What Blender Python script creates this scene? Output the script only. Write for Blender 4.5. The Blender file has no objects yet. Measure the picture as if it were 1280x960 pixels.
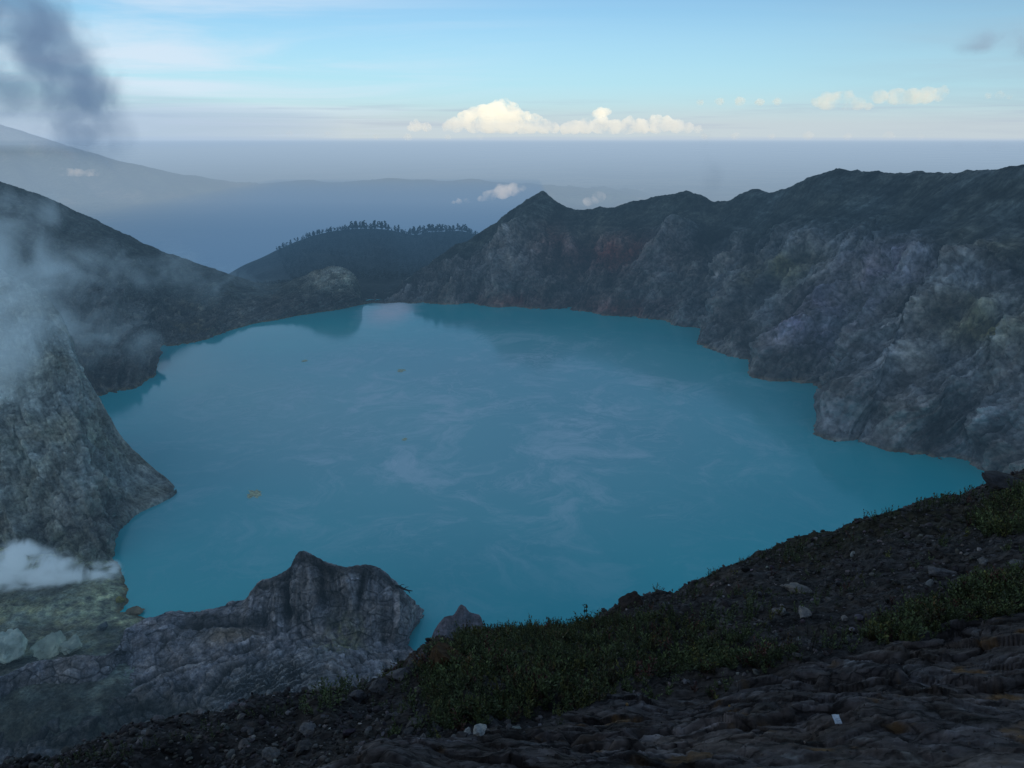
import bpy, math, random
import numpy as np

random.seed(11)
rng = np.random.default_rng(7)
scene = bpy.context.scene
COL = scene.collection
R = math.radians
f32 = np.float32

# ------------------------------------------------------------------ camera model
H = 180.0
FPX = 985.0
PITCH = R(17.42)
CP, SP = math.cos(PITCH), math.sin(PITCH)
CAM = np.array([0.0, 0.0, H])

def ray(px, py):
    a = (px - 640.0) / FPX
    b = (480.0 - py) / FPX
    return np.array([a, CP + b * SP, -SP + b * CP])

def PY(px, py, Y):
    """world point seen at a photo position, Y metres ahead"""
    d = ray(px, py)
    return CAM + d * (Y / d[1])

def PZ(px, py, z=0.0):
    """world point seen at a photo position, at elevation z"""
    d = ray(px, py)
    return CAM + d * ((z - H) / d[2])

def project(P):
    q = P - CAM
    cx = q[..., 0]
    cy = q[..., 1] * SP + q[..., 2] * CP
    cz = np.maximum(q[..., 1] * CP - q[..., 2] * SP, 1e-3)
    return 640 + FPX * cx / cz, 480 - FPX * cy / cz, cz

# ------------------------------------------------------------------ noise
_perm = rng.permutation(256)
_perm = np.concatenate([_perm, _perm, _perm]).astype(np.int32)
_gr = rng.normal(size=(256, 3))
_gr = (_gr / np.linalg.norm(_gr, axis=1)[:, None]).astype(f32)

from concurrent.futures import ThreadPoolExecutor
_pool = ThreadPoolExecutor(4)

def perlin(x, y, z):
    x, y, z = np.broadcast_arrays(np.asarray(x, f32), np.asarray(y, f32), np.asarray(z, f32))
    if x.size < 20000:
        return _perlin(x, y, z)
    out = np.empty(x.shape, f32)
    o1 = out.reshape(-1)
    xs, ys, zs = x.reshape(-1), y.reshape(-1), z.reshape(-1)
    step = 32768
    def job(a):
        b = a + step
        o1[a:b] = _perlin(xs[a:b], ys[a:b], zs[a:b])
    list(_pool.map(job, range(0, x.size, step)))
    return out

def _perlin(x, y, z):
    x0, y0, z0 = np.floor(x), np.floor(y), np.floor(z)
    fx, fy, fz = x - x0, y - y0, z - z0
    xi, yi, zi = x0.astype(np.int32) & 255, y0.astype(np.int32) & 255, z0.astype(np.int32) & 255
    u = fx * fx * fx * (fx * (fx * 6 - 15) + 10)
    v = fy * fy * fy * (fy * (fy * 6 - 15) + 10)
    w = fz * fz * fz * (fz * (fz * 6 - 15) + 10)
    def g(i, j, k):
        h = _perm[_perm[_perm[xi + i] + yi + j] + zi + k]
        gg = _gr[h]
        return gg[..., 0] * (fx - i) + gg[..., 1] * (fy - j) + gg[..., 2] * (fz - k)
    def lerp(a, b, t):
        return a + (b - a) * t
    x00 = lerp(g(0, 0, 0), g(1, 0, 0), u)
    x10 = lerp(g(0, 1, 0), g(1, 1, 0), u)
    x01 = lerp(g(0, 0, 1), g(1, 0, 1), u)
    x11 = lerp(g(0, 1, 1), g(1, 1, 1), u)
    return lerp(lerp(x00, x10, v), lerp(x01, x11, v), w) * 1.6

def fbm(x, y, z, octv=5, gain=0.5, lac=2.03):
    s, a, n = 0.0, 1.0, 0.0
    for i in range(octv):
        s = s + a * perlin(x + 17.3 * i, y - 9.1 * i, z + 4.7 * i)
        n += a
        a *= gain
        x, y, z = x * lac, y * lac, z * lac
    return s / n

def ridged(x, y, z, octv=5, gain=0.5, lac=2.05):
    s, a, n, w = 0.0, 1.0, 0.0, 1.0
    for i in range(octv):
        r = 1.0 - np.abs(perlin(x + 31.7 * i, y + 12.9 * i, z - 7.7 * i))
        r = r * r
        s = s + a * r * w
        w = np.clip(r * 1.4, 0, 1)
        n += a
        a *= gain
        x, y, z = x * lac, y * lac, z * lac
    return s / n

def _facets(x, y, z):
    xi, yi, zi = np.floor(x), np.floor(y), np.floor(z)
    best = np.full(x.shape, 1e9, f32)
    sec = np.full(x.shape, 1e9, f32)
    val = np.zeros(x.shape, f32)
    for i in (-1, 0, 1):
        for j in (-1, 0, 1):
            for k in (-1, 0, 1):
                cx, cy, cz = xi + i, yi + j, zi + k
                h = _perm[_perm[_perm[cx.astype(np.int32) & 255] + (cy.astype(np.int32) & 255)] + (cz.astype(np.int32) & 255)]
                g = _gr[h]
                dx, dy, dz = x - cx - 0.5 - 0.42 * g[..., 0], y - cy - 0.5 - 0.42 * g[..., 1], z - cz - 0.5 - 0.42 * g[..., 2]
                r = dx * dx + dy * dy + dz * dz
                g2 = _gr[(h * 7 + 31) & 255]
                v = 0.5 * g2[..., 0] + 0.9 * (dx * g2[..., 1] + dy * g2[..., 2] + dz * g2[..., 0])
                m = r < best
                sec = np.where(m, best, np.minimum(sec, r))
                best = np.where(m, r, best)
                val = np.where(m, v, val)
    return val, np.sqrt(sec) - np.sqrt(best)

def facets(x, y, z):
    """angular blocks: a tilted plane per cell, and the distance to the crack between cells"""
    x, y, z = np.broadcast_arrays(np.asarray(x, f32), np.asarray(y, f32), np.asarray(z, f32))
    o1, o2 = np.empty(x.size, f32), np.empty(x.size, f32)
    xs, ys, zs = x.reshape(-1), y.reshape(-1), z.reshape(-1)
    def job(a):
        b = a + 16384
        o1[a:b], o2[a:b] = _facets(xs[a:b], ys[a:b], zs[a:b])
    list(_pool.map(job, range(0, x.size, 16384)))
    return o1.reshape(x.shape), o2.reshape(x.shape)

def streaks(s, t, L, seed, warp=0.0):
    """sharp grooves down the slope at three widths; 0 in the grooves, about 1 on the ribs between"""
    a = 1 - ridged(s / L + warp, t / (7 * L), seed, 4, 0.5)
    b = 1 - ridged(s / (0.36 * L) + 2 * warp, t / (2.6 * L), seed + 3, 4, 0.5)
    c = fbm(s / (0.13 * L), t / (1.1 * L), seed + 5, 4, 0.6)
    return 0.55 * a + 0.35 * b + 0.35 * c

def sstep(a, b, x):
    t = np.clip((x - a) / (b - a), 0, 1)
    return t * t * (3 - 2 * t)

def blob(P, c, r):
    """smooth 1..0 weight around a world point; r = radius or per-axis radii"""
    d = (P - np.asarray(c)) / np.asarray(r, float)
    return np.exp(-1.2 * (d * d).sum(-1))

# ------------------------------------------------------------------ lofts
def spline(P, n, axis=0, w=None):
    P = np.moveaxis(np.asarray(P, float), axis, 0)
    k = P.shape[0]
    seg = np.linalg.norm(np.diff(P, axis=0), axis=-1)
    seg = seg.reshape(k - 1, -1).mean(1) + 1e-6
    t = np.concatenate([[0], np.cumsum(seg)])
    m = np.zeros_like(P)
    dl = np.diff(P, axis=0) / seg.reshape((-1,) + (1,) * (P.ndim - 1))
    m[0], m[-1] = dl[0], dl[-1]
    for i in range(1, k - 1):
        a, b = seg[i - 1], seg[i]
        m[i] = (dl[i - 1] * b + dl[i] * a) / (a + b)
    q = np.linspace(0, t[-1], n)
    if w is not None:       # w: share of the samples given to each segment
        cw = np.concatenate([[0], np.cumsum(w)])
        q = np.interp(np.linspace(0, cw[-1], n), cw, t)
    i = np.clip(np.searchsorted(t, q, side='right') - 1, 0, k - 2)
    h = seg[i]
    s = ((q - t[i]) / h)
    sh = (-1,) + (1,) * (P.ndim - 1)
    s, h = s.reshape(sh), h.reshape(sh)
    h00 = 2 * s**3 - 3 * s**2 + 1
    h10 = s**3 - 2 * s**2 + s
    h01 = -2 * s**3 + 3 * s**2
    h11 = s**3 - s**2
    out = h00 * P[i] + h10 * h * m[i] + h01 * P[i + 1] + h11 * h * m[i + 1]
    return np.moveaxis(out, 0, axis)

def loft(cols, nu, nv, wv=None, wu=None):
    C = np.array(cols, float)
    G = spline(C, nv, axis=1, w=wv)
    return spline(G, nu, axis=0, w=wu)

def normals(P, up=True):
    du = np.gradient(P, axis=0)
    dv = np.gradient(P, axis=1)
    n = np.cross(du, dv)
    n /= np.linalg.norm(n, axis=-1, keepdims=True) + 1e-9
    if up:
        n = np.where(n[..., 2:3] < 0, -n, n)
    return n

def arcs(P):
    su = np.linalg.norm(np.diff(P, axis=0), axis=-1).mean(1)
    sv = np.linalg.norm(np.diff(P, axis=1), axis=-1).mean(0)
    s = np.concatenate([[0], np.cumsum(su)])[:, None]
    t = np.concatenate([[0], np.cumsum(sv)])[None, :]
    return s + 0 * t, t + 0 * s

def mottled(c, P, a, k, flow=None):
    """break a rock colour up with crisp multi-scale mottling; flow = (s, t) for streaks down the slope"""
    x, y, z = P[..., 0] / a, P[..., 1] / a, P[..., 2] / (0.8 * a)
    f = 0.55 * fbm(x, y, z, 7, 0.66) + 0.5 * (ridged(x * 0.6 + 3, y * 0.6, z * 0.6, 6, 0.6) - 0.5)
    if flow is not None:
        f = f + 1.5 * (streaks(flow[0], flow[1], 1.6 * a, 2.2, 0.35 * fbm(x * 0.5, y * 0.5, z * 0.5, 3)) - 0.45)
    return c * np.exp(k * f)[..., None]

# ------------------------------------------------------------------ mesh / object helpers
def mesh_from(name, V, F, mat=None, col=None, smooth=True):
    """V (n,3); F list/array of equal-size faces or list of arrays"""
    me = bpy.data.meshes.new(name)
    V = np.asarray(V, f32).reshape(-1, 3)
    Fs = F if isinstance(F, list) else [F]
    me.vertices.add(len(V))
    me.vertices.foreach_set('co', V.ravel())
    nl = sum(f.size for f in Fs)
    nf = sum(len(f) for f in Fs)
    me.loops.add(nl)
    me.polygons.add(nf)
    idx = np.concatenate([np.asarray(f, np.int32).ravel() for f in Fs])
    tot = np.concatenate([np.full(len(f), f.shape[1], np.int32) for f in Fs])
    st = np.concatenate([[0], np.cumsum(tot)[:-1]]).astype(np.int32)
    me.loops.foreach_set('vertex_index', idx)
    me.polygons.foreach_set('loop_start', st)
    me.polygons.foreach_set('loop_total', tot)
    me.polygons.foreach_set('use_smooth', np.full(nf, smooth, bool))
    me.update(calc_edges=True)
    if col is not None:
        a = me.color_attributes.new('col', 'FLOAT_COLOR', 'POINT')
        c = np.ones((len(V), 4), f32)
        c[:, :3] = np.asarray(col, f32).reshape(-1, 3)
        a.data.foreach_set('color', c.ravel())
    if mat:
        me.materials.append(mat)
    return me

def link(name, me, parent=None, loc=None):
    o = bpy.data.objects.new(name, me)
    COL.objects.link(o)
    if parent:
        o.parent = parent
    if loc is not None:
        o.location = loc
    return o

def tag(o, label=None, cat=None, group=None, kind=None):
    if label: o['label'] = label
    if cat: o['category'] = cat
    if group: o['group'] = group
    if kind: o['kind'] = kind
    return o

def empty(name, loc, label, cat, group=None):
    o = bpy.data.objects.new(name, None)
    COL.objects.link(o)
    o.location = loc
    o.empty_display_size = 0.2
    return tag(o, label, cat, group)

def gridF(nu, nv):
    i = np.arange(nu * nv).reshape(nu, nv)
    return np.stack([i[:-1, :-1], i[1:, :-1], i[1:, 1:], i[:-1, 1:]], -1).reshape(-1, 4)

def grid_obj(name, P, mat, col=None, smooth=True):
    nu, nv = P.shape[:2]
    return link(name, mesh_from(name, P.reshape(-1, 3), gridF(nu, nv), mat,
                                None if col is None else col.reshape(-1, 3), smooth))

_ico = {}
def ico(n):
    if n not in _ico:
        import bmesh
        bm = bmesh.new()
        bmesh.ops.create_icosphere(bm, subdivisions=n, radius=1)
        V = np.array([v.co[:] for v in bm.verts])
        F = np.array([[v.index for v in f.verts] for f in bm.faces])
        bm.free()
        _ico[n] = (V, F)
    return _ico[n]

# ------------------------------------------------------------------ node helper
class NT:
    def __init__(self, tree):
        self.t = tree
        tree.nodes.clear()
    def n(self, typ, **kw):
        nd = self.t.nodes.new(typ)
        for k, v in kw.items():
            if k.startswith('i_'):
                key = k[2:]
                key = int(key) if key.isdigit() else key.replace('_', ' ')
                self.set(nd.inputs[key], v)
            else:
                setattr(nd, k, v)
        return nd
    def set(self, sock, v):
        if isinstance(v, bpy.types.NodeSocket):
            self.t.links.new(v, sock)
        elif isinstance(v, bpy.types.Node):
            self.t.links.new(v.outputs[0], sock)
        else:
            if sock.type == 'RGBA' and len(v) == 3:
                v = (*v, 1)
            sock.default_value = v
    def math(self, op, a, b=0.0, clamp=False):
        nd = self.t.nodes.new('ShaderNodeMath')
        nd.operation = op
        nd.use_clamp = clamp
        self.set(nd.inputs[0], a)
        self.set(nd.inputs[1], b)
        return nd.outputs[0]
    def vmath(self, op, a, b=(0, 0, 0)):
        nd = self.t.nodes.new('ShaderNodeVectorMath')
        nd.operation = op
        self.set(nd.inputs[0], a)
        if op == 'SCALE':
            self.set(nd.inputs['Scale'], b)
        else:
            self.set(nd.inputs[1], b)
        return nd.outputs['Value'] if op in ('LENGTH', 'DOT_PRODUCT', 'DISTANCE') else nd.outputs[0]
    def mix(self, fac, a, b, mode='MIX', clampf=True):
        nd = self.t.nodes.new('ShaderNodeMix')
        nd.data_type = 'RGBA'
        nd.blend_type = mode
        nd.clamp_factor = clampf
        self.set(nd.inputs[0], fac)
        self.set(nd.inputs[6], a)
        self.set(nd.inputs[7], b)
        return nd.outputs[2]
    def noise(self, vec, scale, detail=6, rough=0.5, dist=0.0, out='Fac', dim='3D'):
        nd = self.n('ShaderNodeTexNoise', noise_dimensions=dim)
        if vec is not None:
            self.set(nd.inputs['Vector'], vec)
        self.set(nd.inputs['Scale'], scale)
        self.set(nd.inputs['Detail'], detail)
        self.set(nd.inputs['Roughness'], rough)
        self.set(nd.inputs['Distortion'], dist)
        return nd.outputs[out]
    def range(self, v, a, b, c=0.0, d=1.0, smooth=True):
        nd = self.n('ShaderNodeMapRange')
        nd.interpolation_type = 'SMOOTHSTEP' if smooth else 'LINEAR'
        for k, x in enumerate((v, a, b, c, d)):
            self.set(nd.inputs[k], x)
        return nd.outputs[0]

def new_mat(name):
    m = bpy.data.materials.new(name)
    m.use_nodes = True
    return m, NT(m.node_tree)

def rock_mat(name, sc, bump=0.6, bdist=1.0, var=0.55, stretch=(1, 1, 1), rough=0.92, crack=0.0, spec=0.15, clast=0.0):
    """vertex colour varied by world-space noise, with layered bump; sc = 1/feature size"""
    m, T = new_mat(name)
    tc = T.n('ShaderNodeTexCoord').outputs['Object']
    if stretch != (1, 1, 1):
        tc = T.vmath('MULTIPLY', tc, stretch)
    at = T.n('ShaderNodeAttribute', attribute_name='col').outputs['Color']
    n1 = T.noise(tc, sc, 8, 0.62, 0.3)
    n2 = T.noise(tc, sc * 6.3, 8, 0.6)
    f = T.math('MULTIPLY', T.range(n1, 0.28, 0.72, 1 - var, 1 + var), T.range(n2, 0.3, 0.7, 1 - var * 0.7, 1 + var * 0.7))
    hue = T.noise(tc, sc * 0.7, 4, 0.6, 0.0)
    c = T.mix(T.range(hue, 0.35, 0.7), at, T.mix(1.0, at, (1.12, 1.0, 0.86), 'MULTIPLY'))
    c = T.vmath('SCALE', c, f)
    hgt = T.math('ADD', n1, T.math('MULTIPLY', n2, 0.35))
    if clast:
        wv = T.vmath('ADD', tc, T.vmath('SCALE', T.noise(tc, sc * 5, 5, 0.65, out='Color'), 0.22 / sc))
        vo = T.n('ShaderNodeTexVoronoi', i_Vector=wv, i_Scale=sc * 5.5)
        rnd = T.n('ShaderNodeSeparateColor', i_0=vo.outputs['Color']).outputs[0]
        c = T.vmath('SCALE', c, T.range(rnd, 0, 1, 1 - clast, 1 + clast, smooth=False))
        hgt = T.math('SUBTRACT', hgt, T.math('MULTIPLY', vo.outputs['Distance'], 0.5))
    if crack:
        v = T.n('ShaderNodeTexVoronoi', feature='DISTANCE_TO_EDGE', i_Vector=T.vmath('ADD', tc, T.vmath('SCALE', T.noise(tc, sc * 2, 4, out='Color'), 0.5 / sc)), i_Scale=sc * 1.5)
        k = T.range(v.outputs['Distance'], 0.0, 0.06)
        hgt = T.math('ADD', hgt, T.math('MULTIPLY', k, crack))
        c = T.vmath('SCALE', c, T.range(k, 0, 1, 0.45, 1.0))
    bp = T.n('ShaderNodeBump', i_Strength=bump, i_Distance=bdist, i_Height=hgt)
    b = T.n('ShaderNodeBsdfPrincipled', i_Base_Color=c, i_Roughness=rough, i_Normal=bp)
    b.inputs['Specular IOR Level'].default_value = spec
    T.n('ShaderNodeOutputMaterial', i_Surface=b)
    return m

def plain_mat(name, c, rough=0.8, attr=False, var=0.3, sc=3.0, spec=0.2):
    m, T = new_mat(name)
    base = T.n('ShaderNodeAttribute', attribute_name='col').outputs['Color'] if attr else None
    tc = T.n('ShaderNodeTexCoord').outputs['Object']
    n = T.noise(tc, sc, 5, 0.6)
    k = T.range(n, 0.3, 0.7, 1 - var, 1 + var)
    if attr:
        col = T.vmath('SCALE', base, k)
    else:
        rgb = T.n('ShaderNodeRGB')
        rgb.outputs[0].default_value = (*c, 1)
        col = T.vmath('SCALE', rgb.outputs[0], k)
    b = T.n('ShaderNodeBsdfPrincipled', i_Base_Color=col, i_Roughness=rough)
    b.inputs['Specular IOR Level'].default_value = spec
    T.n('ShaderNodeOutputMaterial', i_Surface=b)
    return m

# ------------------------------------------------------------------ camera, world, sun
cam = bpy.data.cameras.new('camera')
cam.sensor_width = 36
cam.lens = FPX / 1280 * 36
cam.clip_start = 0.2
cam.clip_end = 250000
co = bpy.data.objects.new('camera', cam)
COL.objects.link(co)
co.location = CAM
co.rotation_euler = (R(90) - PITCH, 0, 0)
scene.camera = co
scene.view_settings.view_transform = 'Standard'
scene.view_settings.look = 'None'
scene.view_settings.exposure = 0
scene.cycles.use_denoising = True
scene.cycles.max_bounces = 6
scene.cycles.volume_bounces = 2
scene.cycles.transparent_max_bounces = 12
scene.cycles.volume_max_steps = 256

SUN_EL = 9.0
SUN_AZ = 168.0        # degrees clockwise from +Y: behind the camera, a little to the right
sd = np.array([math.sin(R(SUN_AZ)) * math.cos(R(SUN_EL)), math.cos(R(SUN_AZ)) * math.cos(R(SUN_EL)), math.sin(R(SUN_EL))])
sun = bpy.data.lights.new('sun', 'SUN')
sun.energy = 4.0
sun.angle = R(0.5)
sun.color = (1.0, 0.88, 0.68)
so = bpy.data.objects.new('sun', sun)
COL.objects.link(so)
from mathutils import Vector
so.rotation_euler = Vector(sd).to_track_quat('Z', 'Y').to_euler()
so.location = (0, -50, 400)

def build_world():
    w = bpy.data.worlds.new('World')
    scene.world = w
    w.use_nodes = True
    T = NT(w.node_tree)
    sky = T.n('ShaderNodeTexSky', sky_type='NISHITA')
    sky.sun_disc = False
    sky.sun_elevation = R(SUN_EL)
    sky.sun_rotation = R(SUN_AZ)
    sky.altitude = 2300
    sky.air_density = 1.0
    sky.dust_density = 1.0
    sky.ozone_density = 1.5
    d = T.n('ShaderNodeTexCoord').outputs['Generated']
    xyz = T.n('ShaderNodeSeparateXYZ', i_Vector=d)
    x, y, z = xyz.outputs
    K = 1 / 0.1
    def rgb(*c):
        return tuple(v * K for v in c)
    # clear sky
    c = T.mix(1.0, sky.outputs[0], (0.97, 1.22, 1.36), 'MULTIPLY')
    # pale band of evening light low over the horizon
    low = T.range(z, 0.0, 0.17, 1.0, 0.0)
    c = T.mix(T.math('MULTIPLY', low, 0.75), c, rgb(0.44, 0.70, 0.86))
    vlow = T.range(z, 0.0, 0.062, 1.0, 0.0)
    c = T.mix(T.math('MULTIPLY', vlow, 0.8), c, rgb(0.60, 0.69, 0.70))
    # high thin cirrus, projected on a plane so the streaks lie flat
    zz = T.math('ADD', T.math('MAXIMUM', z, 0.0), 0.06)
    pl = T.n('ShaderNodeCombineXYZ', i_0=T.math('DIVIDE', x, zz), i_1=T.math('DIVIDE', y, zz))
    st = T.vmath('MULTIPLY', pl.outputs[0], (0.55, 1.0, 1.0))
    ci = T.noise(st, 0.48, 8, 0.58, 1.0)
    left = T.range(x, -0.50, 0.12, 1.0, 0.05)
    ci = T.math('MULTIPLY', T.range(ci, 0.36, 0.70), left)
    c = T.mix(T.math('MULTIPLY', ci, 0.85), c, rgb(0.72, 0.82, 0.94))
    # greyer veil at right
    right = T.math('MULTIPLY', T.range(x, 0.25, 0.62), T.range(T.noise(st, 0.6, 5, 0.6, 0.5), 0.3, 0.7, 0.2, 1.0))
    c = T.mix(T.math('MULTIPLY', right, 0.55), c, rgb(0.36, 0.47, 0.58))
    # grey streaks just above the haze
    sv = T.n('ShaderNodeCombineXYZ', i_0=T.math('MULTIPLY', x, 4.0), i_1=T.math('MULTIPLY', z, 120.0), i_2=y)
    stn = T.noise(sv.outputs[0], 1.0, 5, 0.6)
    bandz = T.math('MULTIPLY', T.range(z, 0.0, 0.012), T.range(z, 0.025, 0.05, 1.0, 0.0))
    c = T.mix(T.math('MULTIPLY', T.math('MULTIPLY', T.range(stn, 0.48, 0.7), bandz), 0.55), c, rgb(0.40, 0.50, 0.63))
    # below the horizon: haze
    c = T.mix(T.range(z, -0.012, -0.002, 1.0, 0.0), c, rgb(0.30, 0.41, 0.54))
    bg = T.n('ShaderNodeBackground', i_Color=c, i_Strength=0.1)
    T.n('ShaderNodeOutputWorld', i_Surface=bg)
build_world()

# ------------------------------------------------------------------ materials
M_WALL = rock_mat('crater_rock', 0.035, 1.0, 6.0, 0.5, clast=0.16)
M_LEFT = rock_mat('ash_rock', 0.08, 1.0, 3.5, 0.45, clast=0.16)
M_OUT = rock_mat('grey_ash_rock', 0.16, 1.0, 1.6, 0.35, clast=0.16)
M_FG = rock_mat('shale_rock', 1.5, 1.0, 0.09, 0.5, stretch=(0.5, 1.0, 1.2), crack=0.12)
M_STONE = rock_mat('loose_stone', 3.0, 0.6, 0.04, 0.35)
M_FAR = rock_mat('far_hill', 0.0018, 0.5, 60, 0.35)
M_HILL = rock_mat('dark_forest_floor', 0.03, 0.8, 4.0, 0.5)
M_LEAF = plain_mat('shrub_leaf', (0, 0, 0), 0.6, attr=True, var=0.35, sc=9)
M_BARK = plain_mat('bark', (0.03, 0.024, 0.018), 0.9, var=0.3, sc=6)
M_TREE = plain_mat('forest_foliage', (0, 0, 0), 0.8, attr=True, var=0.3, sc=0.2)

def C(*c):
    return np.array(c, float)

def mixc(a, b, w):
    return a * (1 - w[..., None]) + b * w[..., None]

# ------------------------------------------------------------------ lake
def water():
    m, T = new_mat('turquoise_acid_water')
    tc = T.n('ShaderNodeTexCoord').outputs['Object']
    wv = T.noise(tc, 0.008, 4, 0.6, out='Color')
    p2 = T.vmath('ADD', tc, T.vmath('SCALE', wv, 70.0))
    n = T.noise(p2, 0.022, 12, 0.70, 0.6)
    wisps = T.range(n, 0.46, 0.68)
    fil = T.noise(p2, 0.045, 12, 0.66, 0.8)
    ridge = T.math('ABSOLUTE', T.math('SUBTRACT', fil, 0.5))
    ridge = T.range(ridge, 0.0, 0.045, 1.0, 0.0)
    ridge = T.math('MULTIPLY', ridge, T.range(T.noise(tc, 0.012, 4, 0.6), 0.45, 0.7))
    pos = T.n('ShaderNodeSeparateXYZ', i_Vector=tc)
    # steam lies over the open middle of the lake, thins out towards the shores
    ctr = T.vmath('LENGTH', T.vmath('MULTIPLY', T.vmath('SUBTRACT', tc, (-20, 520, 0)), (1 / 270.0, 1 / 300.0, 0)))
    edge = T.range(ctr, 0.30, 1.05, 1.0, 0.0)
    mist = T.math('ADD', T.math('MULTIPLY', wisps, 0.46), T.math('MULTIPLY', ridge, 0.26))
    mist = T.math('ADD', mist, 0.36)
    mist = T.math('MULTIPLY', mist, edge, clamp=True)
    # bright sky reflection painted as a pale patch before the low far gap
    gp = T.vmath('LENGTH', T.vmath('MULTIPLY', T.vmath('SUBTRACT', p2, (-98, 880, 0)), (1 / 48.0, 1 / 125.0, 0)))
    bank = T.math('MULTIPLY', T.range(gp, 0.15, 1.0, 0.95, 0.0), T.range(n, 0.30, 0.62, 0.65, 1.0))  # weight of the painted reflection, broken up by noise
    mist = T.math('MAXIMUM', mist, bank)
    deep = T.mix(T.range(T.noise(tc, 0.006, 3), 0.3, 0.7), (0.020, 0.56, 0.58), (0.016, 0.48, 0.53))
    bmp = T.n('ShaderNodeBump', i_Strength=0.12, i_Distance=0.15, i_Height=T.noise(T.vmath('MULTIPLY', tc, (1, 1.6, 1)), 0.7, 4, 0.6))
    w = T.n('ShaderNodeBsdfPrincipled', i_Base_Color=deep, i_Roughness=0.09, i_IOR=1.33, i_Normal=bmp)
    w.inputs['Specular IOR Level'].default_value = 0.42
    s = T.n('ShaderNodeBsdfDiffuse', i_Color=T.mix(T.range(gp, 0.2, 1.1, 1.0, 0.0), (0.74, 0.95, 1.0), (1.0, 1.0, 1.0)))  # whitest inside the painted sky reflection
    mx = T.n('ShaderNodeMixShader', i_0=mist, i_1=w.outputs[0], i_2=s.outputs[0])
    T.n('ShaderNodeOutputMaterial', i_Surface=mx)
    n_ = 96
    a = np.linspace(0, 2 * math.pi, n_, endpoint=False)
    ca, sa = np.cos(a), np.sin(a)
    V = np.stack([30 + 560 * np.sign(ca) * np.abs(ca) ** 0.5, 500 + 404 * np.sign(sa) * np.abs(sa) ** 0.5, 0 * a], -1)
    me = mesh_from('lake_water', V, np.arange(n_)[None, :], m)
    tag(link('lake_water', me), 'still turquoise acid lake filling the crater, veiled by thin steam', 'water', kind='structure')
water()

# ------------------------------------------------------------------ crater walls
def with_back(shore, ridge, mids=None, below=8.0, back=(0, 60, -60)):
    """column bottom->top: under-water toe, shore, profile points, ridge, back slope"""
    s, r = np.array(shore), np.array(ridge)
    toe = s + np.array([0, 0, -below]) + (s - r) * np.array([0.04, 0.04, 0])
    pts = [toe, s]
    for h, v in (mids or [(0.3, 0.24), (0.62, 0.58)]):
        p = s + (r - s) * np.array([h, h, v])
        pts.append(p)
    pts += [r, r + np.array(back) * 0.4, r + np.array(back) * np.array([1.6, 1.6, 1.6])]
    return pts

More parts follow.
